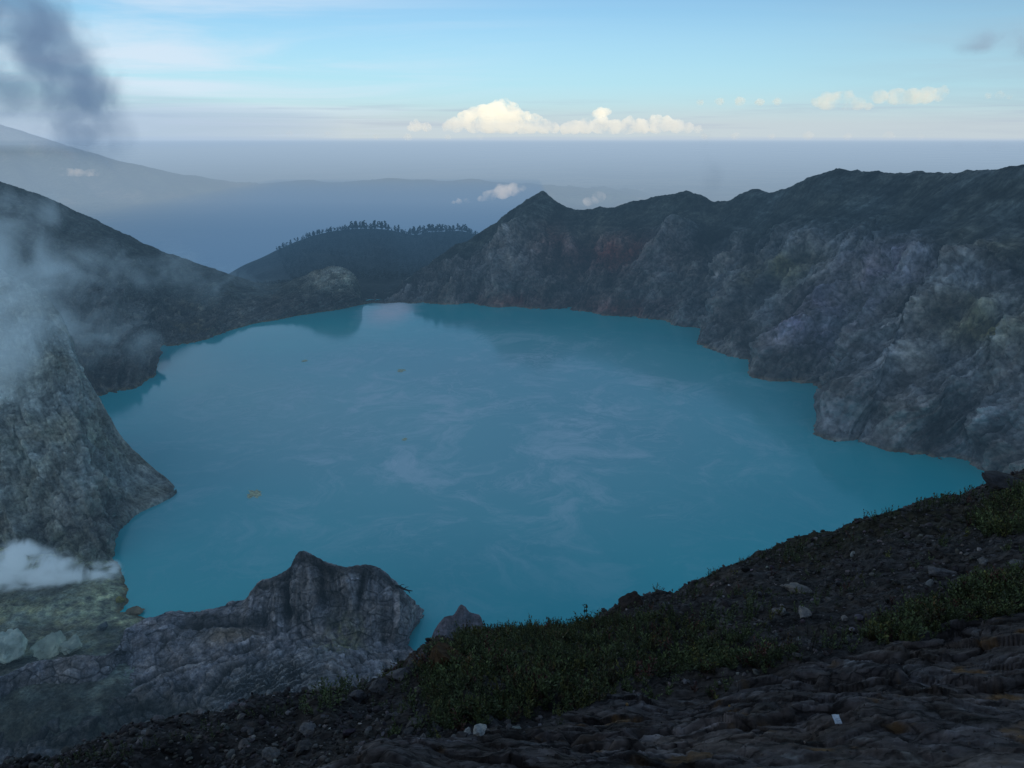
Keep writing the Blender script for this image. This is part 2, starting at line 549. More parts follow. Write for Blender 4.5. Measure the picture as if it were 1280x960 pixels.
SHORES = []
def far_right_wall():
    rows = [  # shore px, ridge px + distance
        ((450, 379), (440, 381), 905),
        ((480, 379), (482, 366), 930),
        ((510, 379), (520, 341), 960),
        ((545, 379), (560, 312), 985),
        ((580, 379), (598, 293), 1000),
        ((610, 381), (626, 274), 1005),
        ((640, 383), (654, 251), 1005),
        ((650, 384), (665, 246), 1003),
        ((660, 385), (678, 242), 1000),
        ((672, 386), (686, 247), 998),
        ((690, 387), (702, 256), 995),
        ((720, 389), (728, 263), 990),
        ((750, 391), (765, 257), 975),
        ((785, 396), (805, 250), 960),
        ((830, 402), (862, 242), 930),
        ((862, 408), (900, 253), 905),
        ((878, 413), (938, 238), 880),
        ((875, 428), (966, 240), 855),
        ((905, 441), (1000, 228), 825),
        ((936, 453), (1032, 215), 800),
        ((950, 470), (1068, 214), 775),
        ((985, 479), (1105, 216), 750),
        ((1030, 490), (1140, 216), 720),
        ((1027, 522), (1172, 217), 690),
        ((1037, 543), (1205, 216), 660),
        ((1080, 546), (1240, 213), 630),
        ((1115, 560), (1275, 208), 600),
        ((1160, 565), (1320, 204), 565),
        ((1205, 573), (1370, 200), 530),
        ((1232, 588), (1430, 190), 490),
        ((1290, 620), (1520, 170), 440),
        ((1420, 680), (1680, 140), 380),
    ]
    cols = []
    for (s, r, Y) in rows:
        S, Rg = PZ(*s), PY(*r, Y)
        d = Rg - S
        d[2] = 0
        d /= np.linalg.norm(d) + 1e-6
        cols.append(with_back(S, Rg, [(0.16, 0.2), (0.36, 0.40), (0.66, 0.66), (0.86, 0.86)], back=(d[0] * 70, d[1] * 70, -28)))
    P = loft(cols, 1300, 560)
    N = normals(P)
    s, t = arcs(P)
    x, y, z = P[..., 0], P[..., 1], P[..., 2]
    zr = np.max(z, axis=1, keepdims=True)
    rel = np.clip(z / zr, 0, 1.2)
    backm = np.zeros_like(z)
    imax = np.argmax(z, axis=1)
    jj = np.arange(P.shape[1])[None, :]
    front = (jj <= imax[:, None])
    dr = np.abs(jj - imax[:, None]) / P.shape[1]
    fade = 0.10 + 0.90 * sstep(0.0, 0.16, dr)
    # gullies running down to the lake, leaning from upper right to lower left on the right side
    lean = 0.15 + 0.75 * sstep(230, 600, s)
    wx = 34 * fbm(x / 110, y / 110, z / 80, 4)
    wy = 20 * fbm(x / 70 + 9, y / 70, z / 70, 4)
    sl = s + wx - lean * t
    big = ridged(sl / 130, (t + wy) / 260, 3.1, 4)
    med = ridged((sl + 0.5 * wy) / 46, (t + wy) / 90, 8.8, 5)
    fine = ridged(sl / 14 + 0.5 * wy / 14, (t + wy) / 24, 1.7, 5, 0.55)
    rough = fbm(x / 17, y / 17, z / 17, 6, 0.58)
    craggy = ridged(x / 22, y / 22, z / 16, 5, 0.58)
    strata = fbm(x / 200, y / 200, (z + 5 * fbm(x / 50, y / 50, z / 50, 3)) / 5.5, 3)
    up = sstep(0.58, 0.78, rel + 0.1 * fbm(x / 60, y / 60, 0.3, 4))
    lowm = 1 - up
    d = 13 * (big - 0.55) * (0.4 + 0.6 * lowm) + (12 * lowm + 4) * (med - 0.5) + (5.0 * lowm + 1.2) * (fine - 0.45) + (4.0 * lowm + 1.5) * rough + 5.0 * lowm * (craggy - 0.45) + 1.0 * strata
    fa, fe = facets(x / 17 + wx / 40, y / 17, z / 13)
    fb, fg = facets(x / 6.5, y / 6.5, z / 5.5 + wx / 30)
    stk = streaks(sl, t, 30.0, 4.4, wx / 90)
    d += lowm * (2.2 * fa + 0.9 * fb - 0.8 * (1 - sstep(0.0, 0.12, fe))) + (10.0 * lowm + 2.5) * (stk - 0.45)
    ppx, ppy, pcz = project(P)
    def on(px, py):
        e = (ppx - px) ** 2 + (ppy - py) ** 2 + np.where(front, 0, 1e9)
        return P[np.unravel_index(np.argmin(e), e.shape)]
    spur = np.zeros_like(z)
    for amp, wd, line in [
        (9, 13, [(880, 428), (905, 395), (945, 360), (1000, 318)]),
        (15, 17, [(952, 466), (985, 432), (1030, 382), (1080, 332), (1110, 292)]),
        (18, 19, [(1036, 538), (1075, 484), (1130, 440), (1180, 392), (1222, 352)]),
        (14, 17, [(1115, 556), (1160, 512), (1230, 462), (1279, 424)]),
        (10, 14, [(1210, 572), (1250, 532), (1279, 500)]),
        (-9, 9, [(1000, 482), (1050, 432), (1092, 372), (1125, 322)]),
        (-8, 9, [(1075, 545), (1130, 492), (1200, 440), (1260, 400)]),
        (-6, 9, [(925, 448), (960, 405), (1005, 360)]),
        (18, 16, [(618, 380), (632, 335), (655, 285), (678, 250)]),
        (12, 14, [(556, 378), (600, 335), (640, 300)]),
        (18, 17, [(762, 392), (800, 352), (835, 320), (850, 292)]),
        (14, 13, [(850, 405), (872, 365), (915, 322)]),
        (-12, 14, [(705, 388), (725, 345), (735, 305)]),
    ]:
        pts = np.array([on(*q) for q in line])
        best = np.full(z.shape, 1e9)
        for a_, b_ in zip(pts[:-1], pts[1:]):
            ab = b_ - a_
            tt = np.clip(((P - a_) @ ab) / (ab @ ab), 0, 1)
            best = np.minimum(best, np.linalg.norm(P - a_ - tt[..., None] * ab, axis=-1))
        best = np.abs(best + 6 * fbm(x / 25, y / 25, z / 25, 4))
        prof = np.exp(-(best / wd) ** 2) if amp < 0 else np.maximum(0, 1 - best / (1.7 * wd)) ** 1.2
        spur += amp * prof
    d = d + spur
    # bench below the upper slope
    d += 5.0 * sstep(0.52, 0.60, rel + 0.08 * fbm(x / 60, y / 60, 1.0, 3)) * (1 - sstep(0.62, 0.8, rel))
    shorem = 0.45 + 0.55 * sstep(0, 14, z)
    P = P + N * (d * fade * shorem)[..., None]
    # ridge roughness
    P[..., 2] += (5.5 * fbm(x / 26, y / 26, 0.5, 6, 0.66) + 4.0 * (ridged(x / 34, y / 34, 4.0, 5, 0.6) - 0.55)) * (1 - fade)
    # colours
    xr = P[..., 0]
    v = fbm(x / 45, y / 45, z / 30, 5)
    v2 = fbm(x / 20 + 5, y / 20, z / 20, 5)
    farw = 1 - sstep(120, 280, x)
    c = np.zeros(P.shape) + C(0.205, 0.212, 0.222)
    c = mixc(c, C(0.095, 0.088, 0.082), sstep(0.0, 0.4, v) * 0.75)
    c = mixc(c, C(0.30, 0.31, 0.335), sstep(0.05, 0.45, v2) * 0.6 * (1 - 0.4 * farw))
    c = mixc(c, C(0.150, 0.140, 0.132), farw * 0.75)
    # dark vegetated top slope
    topm = sstep(0.60, 0.76, rel + 0.10 * v + 0.05 * v2)
    c = mixc(c, C(0.078, 0.084, 0.074), topm * (0.9 - 0.25 * sstep(200, 400, x)))
    # red weathered ash
    red = blob(P, PY(790, 318, 905), (80, 50, 22)) + 0.9 * blob(P, PY(800, 385, 830), (70, 30, 12)) + 0.8 * blob(P, PY(655, 376, 880), (60, 30, 10)) + 0.7 * blob(P, PY(690, 300, 960), (30, 40, 25))
    c = mixc(c, C(0.20, 0.085, 0.065), np.clip(1.2 * red, 0, 1) * (0.65 + 0.5 * np.clip(v2, -0.5, 1)))
    # grey cliff under the peak and pale patches
    pale = 0.9 * blob(P, PY(655, 300, 955), (22, 30, 16)) + 0.6 * blob(P, PY(640, 330, 935), (25, 30, 14)) + 0.5 * blob(P, PY(825, 340, 870), (30, 30, 14)) + 0.55 * blob(P, PY(730, 290, 945), (50, 40, 14))
    c = mixc(c, C(0.25, 0.245, 0.225), np.clip(pale, 0, 1) * (0.75 + 0.8 * np.clip(v, -0.5, 0.5)))
    mauve = blob(P, PY(1010, 390, 590), (45, 50, 30)) + blob(P, PY(1105, 330, 600), (35, 40, 25))
    c = mixc(c, C(0.24, 0.22, 0.27), np.clip(mauve, 0, 1) * (0.6 + v2))
    olive = blob(P, PY(960, 335, 690), (45, 40, 18)) + blob(P, PY(1240, 400, 480), (30, 40, 16)) + 0.8 * blob(P, PY(1000, 445, 560), (14, 20, 14)) + 0.7 * blob(P, PY(1090, 370, 580), (8, 14, 18))
    c = mixc(c, C(0.15, 0.14, 0.07), np.clip(olive, 0, 1) * np.clip(0.45 + v2, 0, 1))
    dkb = blob(P, PY(735, 335, 930), (30, 40, 22)) + blob(P, PY(880, 300, 860), (50, 40, 14)) + 0.9 * blob(P, PY(560, 355, 950), (22, 30, 14)) + 0.9 * blob(P, PY(905, 395, 780), (18, 25, 14)) + 0.8 * blob(P, PY(775, 372, 870), (35, 20, 9)) + 0.8 * blob(P, PY(1060, 430, 560), (14, 20, 10)) + 0.8 * blob(P, PY(1180, 500, 480), (30, 25, 12))
    c = mixc(c, C(0.050, 0.047, 0.046), np.clip(dkb, 0, 1) * np.clip(0.75 - 0.9 * v2, 0, 1))
    tan = blob(P, PY(1240, 300, 540), (26, 40, 12))
    c = mixc(c, C(0.28, 0.25, 0.19), np.clip(tan, 0, 1) * np.clip(0.5 + 1.2 * v2, 0, 1))
    spots = sstep(0.30, 0.42, fbm(x / 5, y / 5, z / 5, 3)) * lowm * 0.5
    c = mixc(c, C(0.18, 0.185, 0.19), spots * 0.7)
    c *= (0.72 + 0.55 * sstep(0.2, 0.75, med) * lowm + 0.28 * up)[..., None]  # cavity shade put into the rock colour: gullies darker, ribs lighter
    c = c * np.exp(0.9 * (stk - 0.45) + 0.16 * fa + 0.10 * fb)[..., None]  # grooves painted darker than the ribs to strengthen relief shading
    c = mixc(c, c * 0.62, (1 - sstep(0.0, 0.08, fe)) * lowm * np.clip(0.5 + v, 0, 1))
    c = mottled(c, P, 13.0, 0.75, (sl, t))
    band = fbm(x / 260, y / 260, (z + 4 * fbm(x / 60, y / 60, z / 60, 3)) / 4.0, 4)
    c = c * np.exp(0.9 * band * sstep(0.45, 0.6, rel) * (1 - 0.5 * sstep(0.85, 1.0, rel)))[..., None]
    def tint(c, w, k):
        w = np.clip(w, 0, 1)[..., None]
        return c * (1 + w * (np.array(k) - 1))
    nz = 0.75 + 0.9 * v2
    c = c * np.exp(0.026 * spur)[..., None]  # spurs lightened and gullies darkened in place of relief shading
    c = tint(c, sstep(0.55, 0.70, rel + 0.10 * v + 0.06 * v2) * (1 - sstep(0.97, 1.0, rel) * 0.3), (0.58, 0.66, 0.66))
    c = tint(c, red * nz, (1.5, 0.80, 0.68))
    c = tint(c, 0.7 * farw, (0.98, 0.90, 0.86))
    c = tint(c, mauve * nz, (1.12, 1.05, 1.22))
    c = tint(c, olive * nz, (1.22, 1.14, 0.66))
    c = tint(c, pale * nz, (1.7, 1.68, 1.6))
    c = tint(c, dkb * (1.2 - nz * 0.5), (0.42, 0.42, 0.45))
    scree = blob(P, PY(1190, 470, 500), (26, 40, 14)) + blob(P, PY(1000, 410, 640), (26, 30, 14)) + blob(P, PY(1140, 360, 570), (22, 30, 12))
    c = tint(c, scree, (1.35, 1.38, 1.45))
    # orange-brown stain along the waterline
    wl = (1 - sstep(0.5, 3.0, P[..., 2]))
    c = mixc(c, C(0.33, 0.25, 0.15), wl * np.clip(0.5 + 1.2 * v, 0, 1) * 0.7)
    SHORES.append(P[1:-1:3][np.abs(P[1:-1:3, :, 2] - 0.2) < 0.5])
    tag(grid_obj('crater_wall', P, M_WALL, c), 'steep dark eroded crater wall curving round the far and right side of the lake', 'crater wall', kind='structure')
far_right_wall()

def left_mid_slope():
    rows = [
        ((464, 379), (462, 378), 897),
        ((452, 381), (455, 374), 893),
        ((446, 382), (446, 348), 885),
        ((432, 385), (436, 338), 884),
        ((415, 388), (418, 333), 885),
        ((395, 391), (398, 337), 885),
        ((370, 395), (374, 347), 888),
        ((340, 401), (350, 354), 892),
        ((315, 405), (328, 354), 896),
        ((285, 414), (296, 346), 900),
        ((255, 424), (262, 334), 900),
        ((225, 431), (230, 324), 898),
        ((196, 436), (200, 313), 892),
        ((181, 442), (176, 303), 886),
        ((184, 453), (150, 290), 878),
        ((195, 462), (124, 277), 868),
        ((184, 474), (98, 265), 856),
        ((152, 487), (60, 248), 838),
        ((122, 499), (22, 234), 820),
        ((60, 525), (-20, 220), 800),
        ((-40, 560), (-90, 190), 770),
        ((-160, 600), (-200, 150), 730),
    ]
    cols = []
    for (s, r, Y) in rows:
        S, Rg = PZ(*s), PY(*r, Y)
        d = Rg - S
        d[2] = 0
        d /= np.linalg.norm(d) + 1e-6
        cols.append(with_back(S, Rg, [(0.12, 0.20), (0.34, 0.44), (0.68, 0.72), (0.9, 0.92)], back=(-10, 50, -35)))
    P = loft(cols, 900, 420)
    N = normals(P)
    s, t = arcs(P)
    x, y, z = P[..., 0], P[..., 1], P[..., 2]
    imax = np.argmax(z, axis=1)
    jj = np.arange(P.shape[1])[None, :]
    dr = np.abs(jj - imax[:, None]) / P.shape[1]
    fade = 0.12 + 0.88 * sstep(0.0, 0.12, dr)
    zr = np.max(z, axis=1, keepdims=True)
    rel = z / np.maximum(zr, 1)
    wx = 12 * fbm(x / 60, y / 60, z / 60, 4)
    big = ridged((s + wx + 0.5 * t) / 75, (t + wx) / 190, 1.3, 4)
    med = ridged((s + wx + 0.7 * t) / 24, t / 60, 6.8, 5)
    rough = fbm(x / 12, y / 12, z / 10, 6, 0.6)
    crag = ridged(x / 9, y / 9, z / 5, 5, 0.6)
    lowm = 1 - sstep(0.45, 0.75, rel)
    knob = blob(P, PY(415, 350, 880), (30, 30, 20))
    ribs = ridged((s + 0.2 * wx) / 7, t / 60, 2.2, 4)
    amp = np.clip(zr / 45, 0.15, 1)
    d = amp * (14 * (big - 0.5) * (1 - knob) + (4 + 5 * lowm) * (med - 0.5) * (1 - knob) + (1.5 + 2.2 * lowm) * rough + 1.5 * lowm * (crag - 0.5)) + 3.0 * knob * (ribs - 0.5)
    fa, fe = facets(x / 9, y / 9, z / 6 + wx / 25)
    stk = streaks(s + wx + 0.7 * t, t, 17.0, 4.4, wx / 50)
    d += amp * (1 - knob) * (2.4 * fa * lowm - 1.0 * (1 - sstep(0, 0.12, fe)) * lowm + (4.0 * lowm + 1.5) * (stk - 0.45))
    P = P + N * (d * fade * (0.45 + 0.55 * sstep(0, 8, z)))[..., None]
    P[..., 2] += (3.2 * fbm(x / 14, y / 14, 0.5, 6, 0.66) + 2.4 * (ridged(x / 16, y / 16, 2.0, 5, 0.6) - 0.5)) * (1 - fade) * amp
    v = fbm(x / 30, y / 30, z / 22, 5)
    v2 = fbm(x / 12 + 5, y / 12, z / 9, 5)
    c = np.zeros(P.shape) + C(0.145, 0.135, 0.122)
    c = mixc(c, C(0.082, 0.088, 0.072), sstep(0.35, 0.7, rel + 0.2 * v))
    c = mixc(c, C(0.27, 0.245, 0.20), sstep(0.08, 0.4, v2) * (1 - sstep(0.4, 0.75, rel)) * 0.75)
    ochre = blob(P, PY(240, 412, 730), (20, 20, 10)) + 0.7 * blob(P, PY(262, 380, 770), (30, 30, 7))
    c = mixc(c, C(0.24, 0.185, 0.085), np.clip(ochre, 0, 1) * np.clip(0.5 + 1.4 * v2, 0, 1))
    slab = blob(P, PY(296, 392, 800), (22, 25, 9))
    c = mixc(c, C(0.36, 0.33, 0.27), np.clip(slab, 0, 1) * 0.7)
    c = mixc(c, C(0.56, 0.54, 0.45), np.clip(knob * 1.5, 0, 1) * sstep(0.38, 0.52, rel) * (0.65 + 0.5 * v2))
    c = mixc(c, C(0.15, 0.09, 0.07), blob(P, PY(360, 378, 860), (40, 30, 8)) * 0.8)
    c = c * np.exp(0.8 * (stk - 0.45) + 0.3 * fa)[..., None]  # relief shading added in the colour, darker down in the grooves
    c = mottled(c, P, 9.0, 0.7, (s + wx + 0.7 * t, t))
    wl = (1 - sstep(0.3, 2.2, P[..., 2]))
    c = mixc(c, C(0.24, 0.19, 0.08), wl * 0.6)
    SHORES.append(P[1:-1:3][np.abs(P[1:-1:3, :, 2] - 0.2) < 0.5])
    tag(grid_obj('hillside', P, M_LEFT, c), 'dark ash hillside falling to the lake on the left, ending in a pale ribbed knob', 'hillside', kind='structure')
left_mid_slope()

def left_near_spur():
    F4 = lambda px, py: PZ(px, py, 3.0)
    rows = [
        (PZ(221, 616), (222, 614), 389),
        (PZ(217, 620), (214, 604), 390),
        (PZ(205, 627), (190, 584), 398),
        (PZ(175, 641), (152, 546), 408),
        (PZ(152, 660), (128, 502), 414),
        (PZ(140, 684), (103, 466), 414),
        (PZ(138, 700), (92, 436), 414),
        (F4(120, 704), (80, 404), 415),
        (F4(80, 702), (64, 380), 416),
        (F4(40, 698), (40, 360), 418),
        (F4(0, 692), (0, 340), 420),
        (F4(-60, 690), (-50, 318), 422),
        (F4(-200, 700), (-160, 280), 425),
    ]
    cols = []
    for (S, r, Y) in rows:
        Rg = PY(*r, Y)
        cols.append(with_back(S, Rg, [(0.2, 0.2), (0.48, 0.50), (0.8, 0.82)], back=(-22, 40, -60)))
    P = loft(cols, 640, 620)
    N = normals(P)
    s, t = arcs(P)
    x, y, z = P[..., 0], P[..., 1], P[..., 2]
    imax = np.argmax(z, axis=1)
    jj = np.arange(P.shape[1])[None, :]
    dr = np.abs(jj - imax[:, None]) / P.shape[1]
    fade = 0.18 + 0.82 * sstep(0.0, 0.12, dr)
    zr = np.max(z, axis=1, keepdims=True)
    amp = np.clip(zr / 50, 0.08, 1)
    wx = 8 * fbm(x / 40, y / 40, z / 40, 4)
    med = ridged((s + wx - 0.5 * t) / 30, (t + wx) / 80, 6.8, 5)
    fine = ridged((s + wx - 0.5 * t) / 9, (t + wx) / 22, 2.8, 5, 0.55)
    rough = fbm(x / 8, y / 8, z / 8, 6, 0.6)
    crag = ridged(x / 14, y / 14, z / 9, 5, 0.58)
    d = amp * (9 * (med - 0.5) + 2.6 * (fine - 0.5) + 2.0 * rough + 4.0 * (crag - 0.5))
    fa, fe = facets(x / 8, y / 8, z / 8 + wx / 20)
    stk = streaks(s + wx - 0.5 * t, t, 15.0, 4.4, wx / 45)
    d = d * 0.7 + amp * (1.7 * fa - 0.8 * (1 - sstep(0, 0.1, fe)) + 2.4 * (stk - 0.45))
    P = P + N * (d * fade * (0.45 + 0.55 * sstep(0, 8, z)))[..., None]
    P[..., 2] += (4.0 * fbm(x / 9, y / 9, z / 9, 6, 0.66) + 3.0 * (ridged(x / 10, y / 10, z / 10, 5, 0.6) - 0.5)) * (1 - fade) * amp
    v = fbm(x / 24, y / 24, z / 18, 5)
    v2 = fbm(x / 9 + 5, y / 9, z / 9, 5)
    c = np.zeros(P.shape) + C(0.42, 0.445, 0.42)
    c = mixc(c, C(0.20, 0.20, 0.17), sstep(0.0, 0.4, v) * 0.75)
    c = mixc(c, C(0.50, 0.54, 0.50), sstep(0.0, 0.4, v2) * 0.6)
    grn = blob(P, PZ(60, 700, 6), (60, 45, 14)) + 0.6 * blob(P, PY(60, 560, 370), (50, 40, 20))
    c = mixc(c, C(0.34, 0.40, 0.27), np.clip(grn, 0, 1) * np.clip(0.5 + 1.2 * v2, 0, 1))
    dk = blob(P, PZ(110, 655, 8), (30, 30, 16))
    c = mixc(c, C(0.14, 0.13, 0.13), np.clip(dk, 0, 1) * 0.8)
    yg = blob(P, PY(180, 560, 395), (22, 25, 25))
    c = mixc(c, C(0.24, 0.22, 0.09), np.clip(yg, 0, 1) * np.clip(0.3 + 1.3 * v, 0, 0.8))
    c = c * np.exp(0.45 * (stk - 0.45) + 0.15 * fa)[..., None]  # shade of the grooves painted into the spur colour
    c = mottled(c, P, 7.0, 0.45, (s + wx - 0.5 * t, t))
    tag(grid_obj('rock_spur', P, M_LEFT, c), 'grey-green rocky spur sloping down into the lake on the left', 'hillside', kind='structure')
left_near_spur()

# ------------------------------------------------------------------ fumarole flat (heightfield)
def fumarole_ground():
    shore = [(-260, 640), (-120, 640), (40, 660), (120, 664), (136, 690), (150, 706), (160, 735), (158, 752), (150, 762), (186, 770), (176, 780), (196, 800), (200, 860), (160, 960), (-260, 960)]
    poly = np.array([PZ(*p, 1.0)[:2] for p in shore])
    x0, x1 = poly[:, 0].min(), poly[:, 0].max() + 6
    y0, y1 = poly[:, 1].min(), poly[:, 1].max()
    nx, ny = 520, 520
    X, Y = np.meshgrid(np.linspace(x0, x1, nx), np.linspace(y0, y1, ny), indexing='ij')
    # signed distance to the polygon
    q = np.stack([X, Y], -1)
    dist = np.full(X.shape, 1e9)
    inside = np.zeros(X.shape, bool)
    for i in range(len(poly)):
        a, b = poly[i], poly[(i + 1) % len(poly)]
        ab = b - a
        tt = np.clip(((q - a) @ ab) / (ab @ ab), 0, 1)
        dist = np.minimum(dist, np.linalg.norm(q - a - tt[..., None] * ab, axis=-1))
        cond = ((a[1] > Y) != (b[1] > Y)) & (X < (b[0] - a[0]) * (Y - a[1]) / (b[1] - a[1] + 1e-12) + a[0])
        inside ^= cond
    sgn = np.where(inside, dist, -dist) + 1.6 * fbm(X / 5, Y / 5, 0.3, 5, 0.6)
    hgt = np.where(sgn > 0, 2.6 * (1 - np.exp(-np.maximum(sgn, 0) / 5)), sgn * 0.5)
    hgt += np.clip(sgn / 30, 0, 1) * (2.0 * fbm(X / 25, Y / 25, 2.2, 5) + 1.3 * (ridged(X / 9, Y / 9, 1.1, 5, 0.55) - 0.4) + 2.0)
    hgt += np.clip(sgn / 4, 0, 1) * 0.55 * fbm(X / 2.2, Y / 2.2, 4.0, 5, 0.6)
    hgt += 5.0 * sstep(0, 60, (y1 - Y) - 95) * np.clip(sgn / 12, 0, 1)
    P = np.stack([X, Y, hgt], -1)
    v = fbm(X / 14, Y / 14, 1.0, 5)
    v2 = fbm(X / 4, Y / 4, 3.0, 5)
    c = np.zeros(P.shape) + C(0.15, 0.165, 0.145)
    c = mixc(c, C(0.36, 0.42, 0.35), sstep(-0.1, 0.3, v) * 0.8)
    c = mixc(c, C(0.06, 0.058, 0.05), sstep(0.05, 0.35, v2) * 0.8)
    sul = blob(P, PZ(60, 690, 4), (40, 14, 9)) + 0.8 * blob(P, PZ(70, 765, 4), (45, 10, 9)) + blob(P, PZ(135, 740, 2), (10, 14, 9)) + 0.8 * blob(P, PZ(160, 780, 1), (6, 4, 9)) + 0.6 * blob(P, PZ(60, 810, 4), (30, 8, 9))
    c = mixc(c, C(0.78, 0.84, 0.52), np.clip(sul, 0, 1) * np.clip(0.45 + 1.3 * v2, 0, 1))
    c = mixc(c, C(0.24, 0.16, 0.06), (1 - sstep(0.2, 1.2, hgt)) * 0.6)
    c = mixc(c, C(0.055, 0.06, 0.05), sstep(0, 25, 225 - Y) * 0.7)
    c = mottled(c, P, 4.5, 0.8)
    P2 = P
    tag(grid_obj('fumarole_ground', P2, M_OUT, c), 'greenish sulphur-coated flat at the lake shore where the white steam vents', 'ground', kind='structure')
    return P2
FUM = fumarole_ground()

# ------------------------------------------------------------------ central outcrop
def outcrop():
    crest = [  # crest px, z ; mid px, z ; toe px, z
        ((-120, 880), 13, (-130, 915), 7, (-140, 975), 6),
        ((0, 847), 13, (-6, 885), 7, (-10, 950), 6),
        ((35, 832), 12.5, (28, 872), 6.5, (25, 940), 6),
        ((95, 823), 12, (88, 862), 6, (90, 935), 7),
        ((138, 817), 11.5, (128, 854), 5.5, (140, 932), 8),
        ((166, 784), 6.5, (160, 830), 5, (185, 920), 9),
        ((200, 771), 6.5, (194, 818), 5, (230, 908), 11),
        ((228, 771), 6, (222, 806), 5, (262, 898), 13),
        ((250, 768), 6, (246, 800), 5, (290, 890), 15),
        ((282, 758), 7, (276, 796), 5.5, (318, 884), 16),
        ((306, 750), 9, (300, 792), 6, (345, 876), 17),
        ((322, 729), 17, (316, 788), 7, (372, 868), 18),
        ((350, 718), 22, (344, 784), 8, (392, 862), 19),
        ((364, 706), 27, (360, 782), 8.5, (410, 856), 19),
        ((373, 690), 31, (371, 782), 9, (424, 852), 19),
        ((392, 693), 31, (390, 784), 9, (436, 850), 18),
        ((412, 704), 28, (410, 788), 9, (448, 848), 17),
        ((434, 709), 27, (430, 792), 9, (462, 846), 16),
        ((454, 706), 27, (450, 796), 8, (478, 844), 15),
        ((474, 711), 25, (470, 800), 7, (492, 842), 13),
        ((490, 725), 21, (486, 803), 6, (504, 840), 11),
        ((503, 739), 16, (496, 806), 5, (514, 838), 9),
        ((516, 760), 9, (502, 810), 3, (522, 836), 7),
        ((519, 778), 3.5, (506, 812), 1.5, (530, 836), 4),
        ((514, 790), 0.5, (510, 806), 0.3, (540, 836), 1),
    ]
    cols = []
    for (c, zc, m, zm, t, zt) in crest:
        Cc, Mm, Tt = PZ(*c, zc), PZ(*m, zm), PZ(*t, zt)
        cols.append([Cc + (3, 16, -zc - 4), Cc + (1, 6, -zc * 0.35), Cc, Cc * 0.45 + Mm * 0.55 + (0, -1.0, 1.0), Mm, Mm * 0.5 + Tt * 0.5, Tt, Tt + (0, -14, 3), Tt + (0, -60, 2)])
    P = loft(cols, 900, 640, wv=[.06, .10, .20, .20, .17, .17, .06, .04])
    N = normals(P)
    s, t = arcs(P)
    x, y, z = P[..., 0], P[..., 1], P[..., 2]
    nv = P.shape[1]
    imax = np.array([int(np.argmin(np.linalg.norm(P[i] - 0, axis=-1) * 0 + np.abs(np.arange(nv) - nv * 0.28))) for i in range(P.shape[0])])
    # crest row index from the spline: nearest sample to the highest early point
    early = P[:, : int(nv * 0.5), 2]
    imax = np.argmax(early, axis=1)
    jj = np.arange(nv)[None, :]
    dr = np.abs(jj - imax[:, None]) / nv
    fade = 0.15 + 0.85 * sstep(0.0, 0.08, dr)
    wx = 3.0 * fbm(x / 14, y / 14, z / 14, 4)
    cliff = sstep(0, 0.04, (jj - imax[:, None]) / nv) * (1 - sstep(0.33, 0.44, (jj - imax[:, None]) / nv))
    tall = sstep(8, 20, early.max(1))[:, None]
    rib = ridged((s + wx) / 6.5, t / 40 + wx / 20, 4.4, 5, 0.5)
    rib2 = ridged((s + wx) / 15, t / 50, 1.4, 4, 0.5)
    rough = fbm(x / 5, y / 5, z / 4, 6, 0.6)
    lay = fbm(x / 30, y / 30, (z + 1.0 * wx) / 1.1, 4)
    # apron: tilted rock layers running up to the right with dark ledges
    q = (y * 0.75 - x * 0.30 + 2.2 * wx)
    led = q / 9.0
    fr = led - np.floor(led)
    stepv = sstep(0.0, 0.75, fr) - sstep(0.86, 1.0, fr)
    apron = sstep(0.36, 0.46, (jj - imax[:, None]) / nv)
    d = cliff * tall * (4.6 * (rib - 0.5) + 4.0 * (rib2 - 0.5)) + 0.9 * rough + 0.5 * lay * (1 - cliff)
    fa, fe = facets(x / 5.5 + wx / 9, y / 5.5, z / 4)
    fb, fg = facets(x / 2.0, y / 2.0, z / 1.6)
    d += (0.5 + 0.5 * apron) * (1.5 * fa + 0.45 * fb - 0.6 * (1 - sstep(0, 0.12, fe)))
    d += apron * (0.5 * (stepv - 0.5) + 2.4 * (ridged(x / 13 + wx / 9, y / 13, 2.0, 5, 0.55) - 0.45))
    d += (1 - tall) * cliff * (2.0 * (ridged(s / 9 + wx / 8, t / 20, 6.1, 5) - 0.5))
    qx, qy, qz = project(P)
    fr_ok = (jj >= imax[:, None])
    def on(px, py):
        e = (qx - px) ** 2 + (qy - py) ** 2 + np.where(fr_ok, 0, 1e9)
        return P[np.unravel_index(np.argmin(e), e.shape)]
    def near(line, jit=1.2):
        pts = np.array([on(*k) for k in line])
        best = np.full(z.shape, 1e9)
        for a_, b_ in zip(pts[:-1], pts[1:]):
            ab = b_ - a_
            tt = np.clip(((P - a_) @ ab) / (ab @ ab + 1e-9), 0, 1)
            best = np.minimum(best, np.linalg.norm(P - a_ - tt[..., None] * ab, axis=-1))
        return np.abs(best + jit * fbm(x / 4, y / 4, z / 4, 4))
    groove = np.zeros_like(z)
    for wd, line in [(2.6, [(228, 777), (262, 780), (300, 779), (326, 775)]), (1.6, [(150, 868), (185, 846), (215, 833), (255, 824), (292, 815), (326, 806)]), (1.5, [(262, 868), (290, 838), (330, 822)]), (1.4, [(20, 880), (70, 866), (120, 862), (160, 852)]), (1.3, [(405, 700), (400, 730), (404, 760)]), (1.2, [(352, 735), (360, 770)]), (1.2, [(455, 720), (448, 760)]), (1.3, [(480, 800), (500, 825)])]:
        groove = np.maximum(groove, np.exp(-(near(line) / wd) ** 2))
    d = d - 2.4 * groove
    mound = blob(P, on(285, 797), (10, 6, 5)) + 0.8 * blob(P, on(255, 850), (12, 9, 6)) + 0.7 * blob(P, on(190, 800), (14, 8, 5)) + 0.6 * blob(P, on(90, 845), (14, 8, 5))
    d = d + 2.2 * mound
